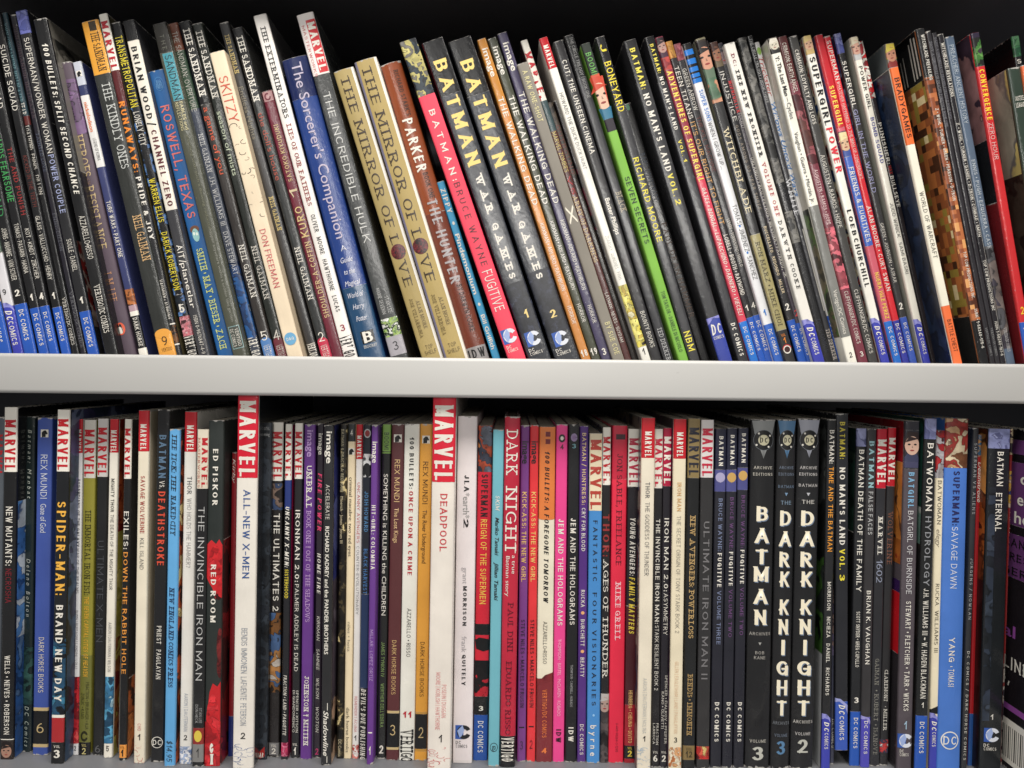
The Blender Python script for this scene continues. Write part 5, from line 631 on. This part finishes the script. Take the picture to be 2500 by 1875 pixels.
D((2169,2189,1044), (2147,2169,1850), (40,39,41), C5, 'black spine with narrow red head and brown thin title', [b(None,1187,(186,26,40)), t(1068,1176,'MARVEL','W',.72,0,'B'), t(1248,1378,'WOLVERINE',(130,84,66),.56,0,'f'), t(1635,1712,'CLAREMONT','W',.4,0,'f'), t(1724,1783,'· MILLER','W',.4,0,'f'), a(1805,1838,[(60,60,80),(190,60,60),(210,210,210)],120)], rec=-1, mott=.3)
D((2210,2246,1028), (2190,2226,1862), (84,76,82), 'shrink_wrapped_book', 'grey-mauve spine in crinkled clear film with blue title, orange and red front cover', [b(None,1145,(48,46,54)), FACE(1050,1128,(214,176,156),(48,34,34),(60,62,90),(50,48,56),0,36), b(1128,1142,(70,70,100)), t(1153,1240,'BATGIRL',(130,180,216),.4,0,'B'), t(1247,1450,'BATGIRL OF BURNSIDE',(222,220,222),.38), t(1468,1735,'STEWART • FLETCHER • TARR • WICKS','W',.36,0,'b'), h(1770,'1',(170,200,220),20,.2), SW(1808,36), side('L',None,1130,(150,24,34)), side('L',1130,1320,([(60,40,50),(210,130,60),(220,140,66)],12)), side('L',1320,1380,([(170,30,40),(190,110,50)],16)), side('L',1420,1450,(60,34,90)), side('L',1450,1600,(206,30,40)), side('L',1600,None,(50,46,50))], rec=-9, rough=.22, mott=.3)
D((2259,2288,1022), (2233,2262,1867), (28,29,30), C5, 'black spine with lavender head, large white then grey capitals, green side cover', [a(1022,1072,[(96,100,146),(130,134,180),(150,154,196)],40), t(1082,1248,'BATWOMAN','W',.52,0,'b'), t(1260,1430,'HYDROLOGY',(150,152,156),.5,0,'b'), t(1437,1550,'J.H. WILLIAMS III','W',.46,0,'b'), t(1556,1562,'•','W',.3), t(1568,1705,'W. HADEN BLACKMAN','W',.46,0,'b'), h(1721,'1','W',13,.2), DC(1747,1762,1838), side('L',None,1240,([(20,50,44),(40,90,76),(24,60,50)],12)), side('L',1240,1330,([(200,206,200),(90,120,110)],12)), side('L',1330,None,([(26,26,26),(40,34,32)],12))], rec=-12)
D((2287,2307,1051), (2267,2289,1862), (238,226,196), C5, 'ivory spine with red-white picture head and slanted black break above the foot', [a(1051,1167,[(50,40,44),(170,40,44),(190,186,190),(120,50,54)],50), t(1173,1280,'BATWOMAN','K2',.46), t(1292,1336,'elegy',(150,140,124),.5,0,'i'), t(1425,1478,'RUCKA',(60,56,50),.44), t(1490,1592,'WILLIAMS III',(60,56,50),.44), p([(-.5,1732),(.5,1722),(.5,1742),(-.5,1742)],'K'), DCO(1742,1822)], rec=-8)
D((2307,2367,1022), (2289,2342,1862), (74,120,200), 'hardcover_book', 'broad cornflower blue spine with tan picture head and round white emblem', [a(1022,1142,[(110,70,46),(206,190,160),(150,50,44),(190,150,110),(226,216,196)],44), t(1150,1281,'SUPERMAN:',(38,36,84),.3,.0,'B'), t(1286,1436,'SAVAGE DAWN',(226,232,244),.28,-.02), t(1555,1615,'YANG','W',.26,-.02,'b'), t(1625,1675,'• TOMASI','W',.26,-.02,'b'), CIRC(1806,57,22,(74,120,200))], rec=-9, rough=.3, bulge=.0012)
D((2378,2389,1045), (2345,2363,1862), (46,47,50), C5, 'thin dark grey spine with spaced small white lettering and scuffed top', [t(1082,1255,'SUPERMAN VS ALIENS',(170,170,170),.5,0,'s'), t(1363,1512,'JURGENS / NOWLAN',(190,190,190),.46,0,'s'), t(1590,1855,'DC COMICS / DARK HORSE COMICS','W',.42,0,'s')], rec=-8)
D((2389,2401,1061), (2363,2377,1844), (170,30,36), C5, 'thin red spine with white script and blue foot, by the thin grey one', [a(1061,1115,[(200,190,180),(190,110,60),(60,110,150),(206,150,90)],80), t(1128,1226,'Deathstroke','W',.7,0,'i'), b(1742,None,(40,84,150))], rec=0)
D((2415,2468,1047), (2392,2444,1855), (27,30,33), C5, 'thick black spine with lavender-blue head, white capitals and round logo', [a(1047,1095,[(104,108,156),(140,146,190),(160,166,204)],40), a(1190,1760,[(26,30,34),(34,38,44),(50,58,72),(70,80,96)],24,-.45,-.12), t(1103,1187,'BATMAN','W',.3,.05,'b'), t(1203,1297,'ETERNAL','W',.3,.03,'b'), h(1750,'1','W',13,.14), SW(1794,52), side('L',None,1420,([(60,30,20),(170,90,40),(110,56,30),(220,150,80)],16)), side('L',1420,None,([(30,18,18),(50,26,26)],16))], rec=-10)
D((2468,2478,1047), (2445,2455,1838), (150,40,40), C5, 'thin many-coloured sliver of red, blue and cream beside the thick black spine', [a(1047,1110,[(60,50,50),(220,196,160),(190,60,50)],80), a(1150,1240,[(40,60,120),(206,160,60),(220,190,160)],80), t(1250,1560,'ADVENTURES OF SUPERMAN','W',.4), a(1620,None,[(60,50,60),(200,190,180),(150,60,56)],60)], rec=2)
VI = (104,60,112)
D((2608,2660,1062), (2578,2630,1961), (26,22,26), 'hardcover_book', 'big black book showing its side with purple panels, white words and a barcode', [
   sb(1092,1130,.164,.004,VI), sb(1152,1322,.164,.004,VI), sb(1345,1462,.164,.004,VI), sb(1800,1816,.164,.004,(150,80,160)), sb(1840,1958,.11,.004,'W'),
   sl(1192,.050,.026,'d...','W',32,'b'), sl(1248,.053,.028,'er...','W',32,'b'), sl(1298,.056,.018,'hero','W',32,'b'), sl(1368,.068,.03,'KANDI','K',22,'b'), sl(1406,.068,.03,'PRESS','K',22,'b'), sl(1444,.068,.03,'GERS','K',22,'b'),
   sl(1604,.078,.05,'nal',(150,80,160),32,'b'), sl(1690,.082,.02,'RYLINES,','W',34,'b'), sl(1730,.082,.055,'IES,','W',34,'b'), sl(1766,.080,.07,'E','W',34,'b')]
   + [sb(1858,1944,.098 - .0024 * k,.098 - .0024 * k - (.0006 if k % 3 else .0012),'K') for k in range(30)], rec=-60, depth=.20)

# ---------------------------------------------------------------- build every book
bake_glyphs()
PUBLISHER = ('MARVEL', 'DC COMICS', 'COMICS', 'DC', 'VERTIGO', 'IDW', 'image', 'BOOM!', 'VERTIGO/DC COMICS', 'DARK HORSE', 'NBM', 'HORROR')

def build_book(B):
    (xlt, xrt, yt), (xlb, xrb, yb) = B['top'], B['bot']
    rec = B['rec']
    if B['shelf'] == 'u': yb_ref = yb
    xt, zt = place((xlt + xrt) / 2, yt, rec); xb, zb = place((xlb + xrb) / 2, yb, rec)
    ax, az = xt - xb, zt - zb
    ln = math.hypot(ax, az); beta = math.atan2(ax, az)
    kk = (CAM_D + rec) / CAM_D
    w = 0.5 * ((xrt - xlt) + (xrb - xlb)) * SCALE * kk * math.cos(beta)
    base = BOARD_Z if B['shelf'] == 'u' else FLOOR_Z
    base += B['lift']
    zc = base + 0.5 * w * abs(math.sin(beta)) + 0.0002
    xc = xb + (zc - zb) * math.tan(beta)
    H = (zt - zc) / math.cos(beta)
    per = ln / (yb - yt)                                  # metres along the spine per row of the photograph
    Z = lambda row: H - (row - yt) * per
    root = bpy.data.objects.new(B['name'], None); COL.objects.link(root); root.empty_display_size = 0.02
    root.location = (xc, rec, zc); root.rotation_euler = (0, beta, 0)
    root['label'] = B['label']; root['category'] = 'book'
    root['group'] = 'books on the upper shelf' if B['shelf'] == 'u' else 'books on the lower shelf'
    hard = B['hard']; th = 0.0022 if hard else 0.0006
    th = min(th, w * .2)
    r = min(0.0011 if not hard else 0.0016, w * 0.22)
    bu = B['bulge'] if B['bulge'] is not None else (0.0010 if hard else 0.00022)
    def yp(x):
        s = min(1.0, abs(2 * x / w)); v = -bu * (1 - s * s)
        q = abs(x) - (w / 2 - r)
        if q > 0: v += r - math.sqrt(max(0.0, r * r - min(q, r) ** 2))
        return v
    xs = [-w / 2]
    for i in range(1, 5): xs.append(-w / 2 + r - r * math.cos(math.pi / 2 * i / 4))
    nb = 8 if bu > .0005 else 4
    for i in range(1, nb): xs.append((-w / 2 + r) + (w - 2 * r) * i / nb)
    xs += [-x for x in xs[:5][::-1]]
    xs = sorted(set(round(x, 7) for x in xs))
    Dp = B['depth']
    outer = [(-w / 2, Dp)] + [(x, yp(x)) for x in xs] + [(w / 2, Dp)]
    inner = []
    for (x, y) in outer:
        xi = max(-w / 2 + th, min(w / 2 - th, x)); inner.append((xi, y if y == Dp else max(y, 0) + th + 0.0003))
    V, F = [], []
    n = len(outer)
    for z in (0.0, H):
        for (x, y) in outer: V.append((x, y, z))
        for (x, y) in inner: V.append((x, y, z))
    o0, i0, o1, i1 = 0, n, 2 * n, 3 * n
    for k in range(n - 1):
        F.append((o0 + k, o0 + k + 1, o1 + k + 1, o1 + k))
        F.append((i0 + k + 1, i0 + k, i1 + k, i1 + k + 1))
        F.append((o1 + k, o1 + k + 1, i1 + k + 1, i1 + k))
        F.append((o0 + k + 1, o0 + k, i0 + k, i0 + k + 1))
    for k in (0, n - 1):
        F.append((o0 + k, o1 + k, i1 + k, i0 + k))
    cov = link_mesh('cover', V, F, cover_mat(B['col'], B['rough'], B['mott']), root)
    for pl in cov.data.polygons: pl.use_smooth = abs(pl.normal.z) < .5
    if hasattr(cov.data, 'set_sharp_from_angle'): cov.data.set_sharp_from_angle(angle=math.radians(50))
    ins = 0.0032 if hard else 0.0004
    px0, px1 = -w / 2 + th + .00005, w / 2 - th - .00005
    if px1 > px0: link_mesh('page_block', *box_data(px0, px1, th + r + .0005, Dp - (.005 if hard else .0005), ins, H - ins), page_mat((216, 206, 186) if B['page'] == 'pg' else B['page']), root)
    LV = (0.00005, 0.00009, 0.00013, 0.00017, 0.00021)
    used = {}
    step = [0]
    def patch(name, pts, faces, mat, lvl):
        step[0] += 1
        vs = [(x, yp(max(-w / 2, min(w / 2, x))) - LV[lvl] - step[0] * .0000025, z) for x, z in pts]
        return link_mesh(name, vs, faces, mat, root, smooth=True)
    def grid(name, y0, y1, u0, u1, mat, lvl):
        z1 = H if y0 is None else Z(y0); z0 = 0.0 if y1 is None else max(0.0, Z(y1))
        z1 = min(H, z1)
        if z1 <= z0: return
        if y0 is None: z1 -= .00004
        g = [x for x in xs if u0 * w < x < u1 * w]; g = [u0 * w] + g + [u1 * w]
        pts = [(x, z0) for x in g] + [(x, z1) for x in g]; m = len(g)
        patch(name, pts, [(k, k + 1, m + k + 1, m + k) for k in range(m - 1)], mat, lvl)
    first = True
    for it in B['items']:
        k = it[0]; step[0] += 1
        if k == 'b':
            grid('colour_band', it[1], it[2], it[4], it[5], cover_mat(it[3], B['rough'], B['mott']), 0 if it[4] == -.5 and it[5] == .5 else 1)
        elif k == 'a':
            grid('printed_picture', it[1], it[2], it[5], it[6], art_mat(it[3], it[4]), 1)
        elif k in 'th':
            if k == 't': _, y0, y1, s, c, hh, off, st = it
            else: _, yc, s, c, hpx, wf, off, st = it
            key = (s, ''.join(sorted(ch for ch in st if ch in STYLE))); vs, fs = GLYPHS[key]
            if not vs: continue
            x0 = min(v[0] for v in vs); x1 = max(v[0] for v in vs)
            capped = not s.islower() or any(ch in 'bdfhklt' for ch in s)
            cap = 0.72 if capped else 0.56; mid = cap / 2
            if not fs: continue
            if k == 't':
                za, zb2 = Z(y0), Z(y1); sx = (za - zb2) / max(1e-6, x1 - x0); sy = hh * w / cap
                if 'u' in st: pts = [(off * w - (v[1] - mid) * sy, zb2 + (v[0] - x0) * sx) for v in vs]
                else: pts = [(off * w + (v[1] - mid) * sy, za - (v[0] - x0) * sx) for v in vs]
            else:
                sx = wf * w / max(1e-6, x1 - x0); sy = hpx * per / cap
                if len(s) == 1 and s in '1I': wf *= min(1.0, sy * 1.15 / sx); sx = wf * w / max(1e-6, x1 - x0)
                pts = [(off * w - wf * w / 2 + (v[0] - x0) * sx, Z(yc) + (v[1] - mid) * sy) for v in vs]
            pts = [(max(-w * .495, min(w * .495, x)), z) for x, z in pts]
            if max(z for _, z in pts) < 0: continue
            if s in PUBLISHER: name = 'publisher_lettering'
            elif s.replace('.', '').isdigit(): name = 'number'
            elif first: name = 'title_lettering'; first = False
            else: name = 'lettering'
            if bu > .0005 and len(fs):
                bm = bmesh.new(); bv = [bm.verts.new((x, 0, z)) for x, z in pts]
                for f in fs:
                    try: bm.faces.new([bv[q] for q in f])
                    except ValueError: pass
                for xx in xs[1:-1]:
                    bmesh.ops.bisect_plane(bm, geom=bm.verts[:] + bm.edges[:] + bm.faces[:], plane_co=(xx, 0, 0), plane_no=(1, 0, 0))
                bm.verts.index_update()
                pts = [(v.co.x, v.co.z) for v in bm.verts]; fs = [tuple(v.index for v in f.verts) for f in bm.faces]; bm.free()
            patch(name, pts, fs, ink_mat(c, .35), 3 if 'z' in st else 4)
        elif k == 'e':
            _, yc, rx, ry, c, off, lvl = it
            n2 = 28; q = [(off * w + rx * w * math.cos(2 * math.pi * i / n2), Z(yc) + ry * per * math.sin(2 * math.pi * i / n2)) for i in range(n2)]
            q = clip_box(q, -w * .495, w * .495, 0.0003, H - .0003)
            if len(q) < 3: continue
            bm = bmesh.new(); f = bm.faces.new([bm.verts.new((x, 0, z)) for x, z in q])
            for xx in xs[1:-1]:
                bmesh.ops.bisect_plane(bm, geom=bm.verts[:] + bm.edges[:] + bm.faces[:], plane_co=(xx, 0, 0), plane_no=(1, 0, 0))
            bm.verts.index_update()
            pp = [(v.co.x, v.co.z) for v in bm.verts]; ff = [tuple(v.index for v in f.verts) for f in bm.faces]; bm.free()
            patch('printed_emblem', pp, ff, art_mat(c, 300 if ry < 22 else 60) if isinstance(c, list) else ink_mat(c), lvl)
        elif k == 'p':
            _, pts, c, lvl = it
            q = [(u * w, max(0.0, Z(y))) for u, y in pts]
            bm = bmesh.new(); f = bm.faces.new([bm.verts.new((x, 0, z)) for x, z in q]); bmesh.ops.triangulate(bm, faces=[f])
            for xx in xs[1:-1]:
                bmesh.ops.bisect_plane(bm, geom=bm.verts[:] + bm.edges[:] + bm.faces[:], plane_co=(xx, 0, 0), plane_no=(1, 0, 0))
            bm.verts.index_update()
            pp = [(v.co.x, v.co.z) for v in bm.verts]; ff = [tuple(v.index for v in f.verts) for f in bm.faces]; bm.free()
            patch('printed_emblem', pp, ff, ink_mat(c), lvl)
        elif k == 'r':
            _, pts, nn, c, lvl = it
            q = [(max(-w * .495, min(w * .495, u * w)), max(0.0, Z(y))) for u, y in pts]; m = len(q)
            patch('printed_emblem', q, [(i, i + 1, m - 2 - i, m - 1 - i) for i in range(nn)], ink_mat(c), lvl)
        elif k == 'sl':
            _, row, ya, yb2, s, c, hpx, st = it
            vs, fs = GLYPHS[(s, ''.join(sorted(ch for ch in st if ch in STYLE)))]
            x0 = min(v[0] for v in vs); x1 = max(v[0] for v in vs); sx = (ya - yb2) / (x1 - x0); sy = hpx * per / .72
            link_mesh('lettering', [(-w / 2 - .0004, ya - (v[0] - x0) * sx, Z(row) + (v[1] - .36) * sy) for v in vs], fs, ink_mat(c), root)
        elif k == 'sb':
            _, y0, y1, ya, yb2, c = it
            xo = -w / 2 - .0001 - step[0] * .000004
            link_mesh('colour_band', [(xo, yb2, Z(y1)), (xo, ya, Z(y1)), (xo, ya, Z(y0)), (xo, yb2, Z(y0))], [(3, 2, 1, 0)], cover_mat(c), root)
        elif k == 's':
            _, which, y0, y1, c = it
            z1 = H - .0003 if y0 is None else min(H, Z(y0)); z0 = .0003 if y1 is None else max(0.0, Z(y1))
            x = (w / 2 + .00005 + step[0] * .000002) * (1 if which == 'R' else -1)
            q = [(x, .0022, z0), (x, Dp - .002, z0), (x, Dp - .002, z1), (x, .0022, z1)]
            link_mesh('cover_picture', q, [(0, 1, 2, 3) if which == 'R' else (3, 2, 1, 0)], art_mat(c[0], c[1]) if isinstance(c, tuple) and isinstance(c[0], list) else cover_mat(c, B['rough']), root)
    return root
for B in BOOKS: build_book(B)
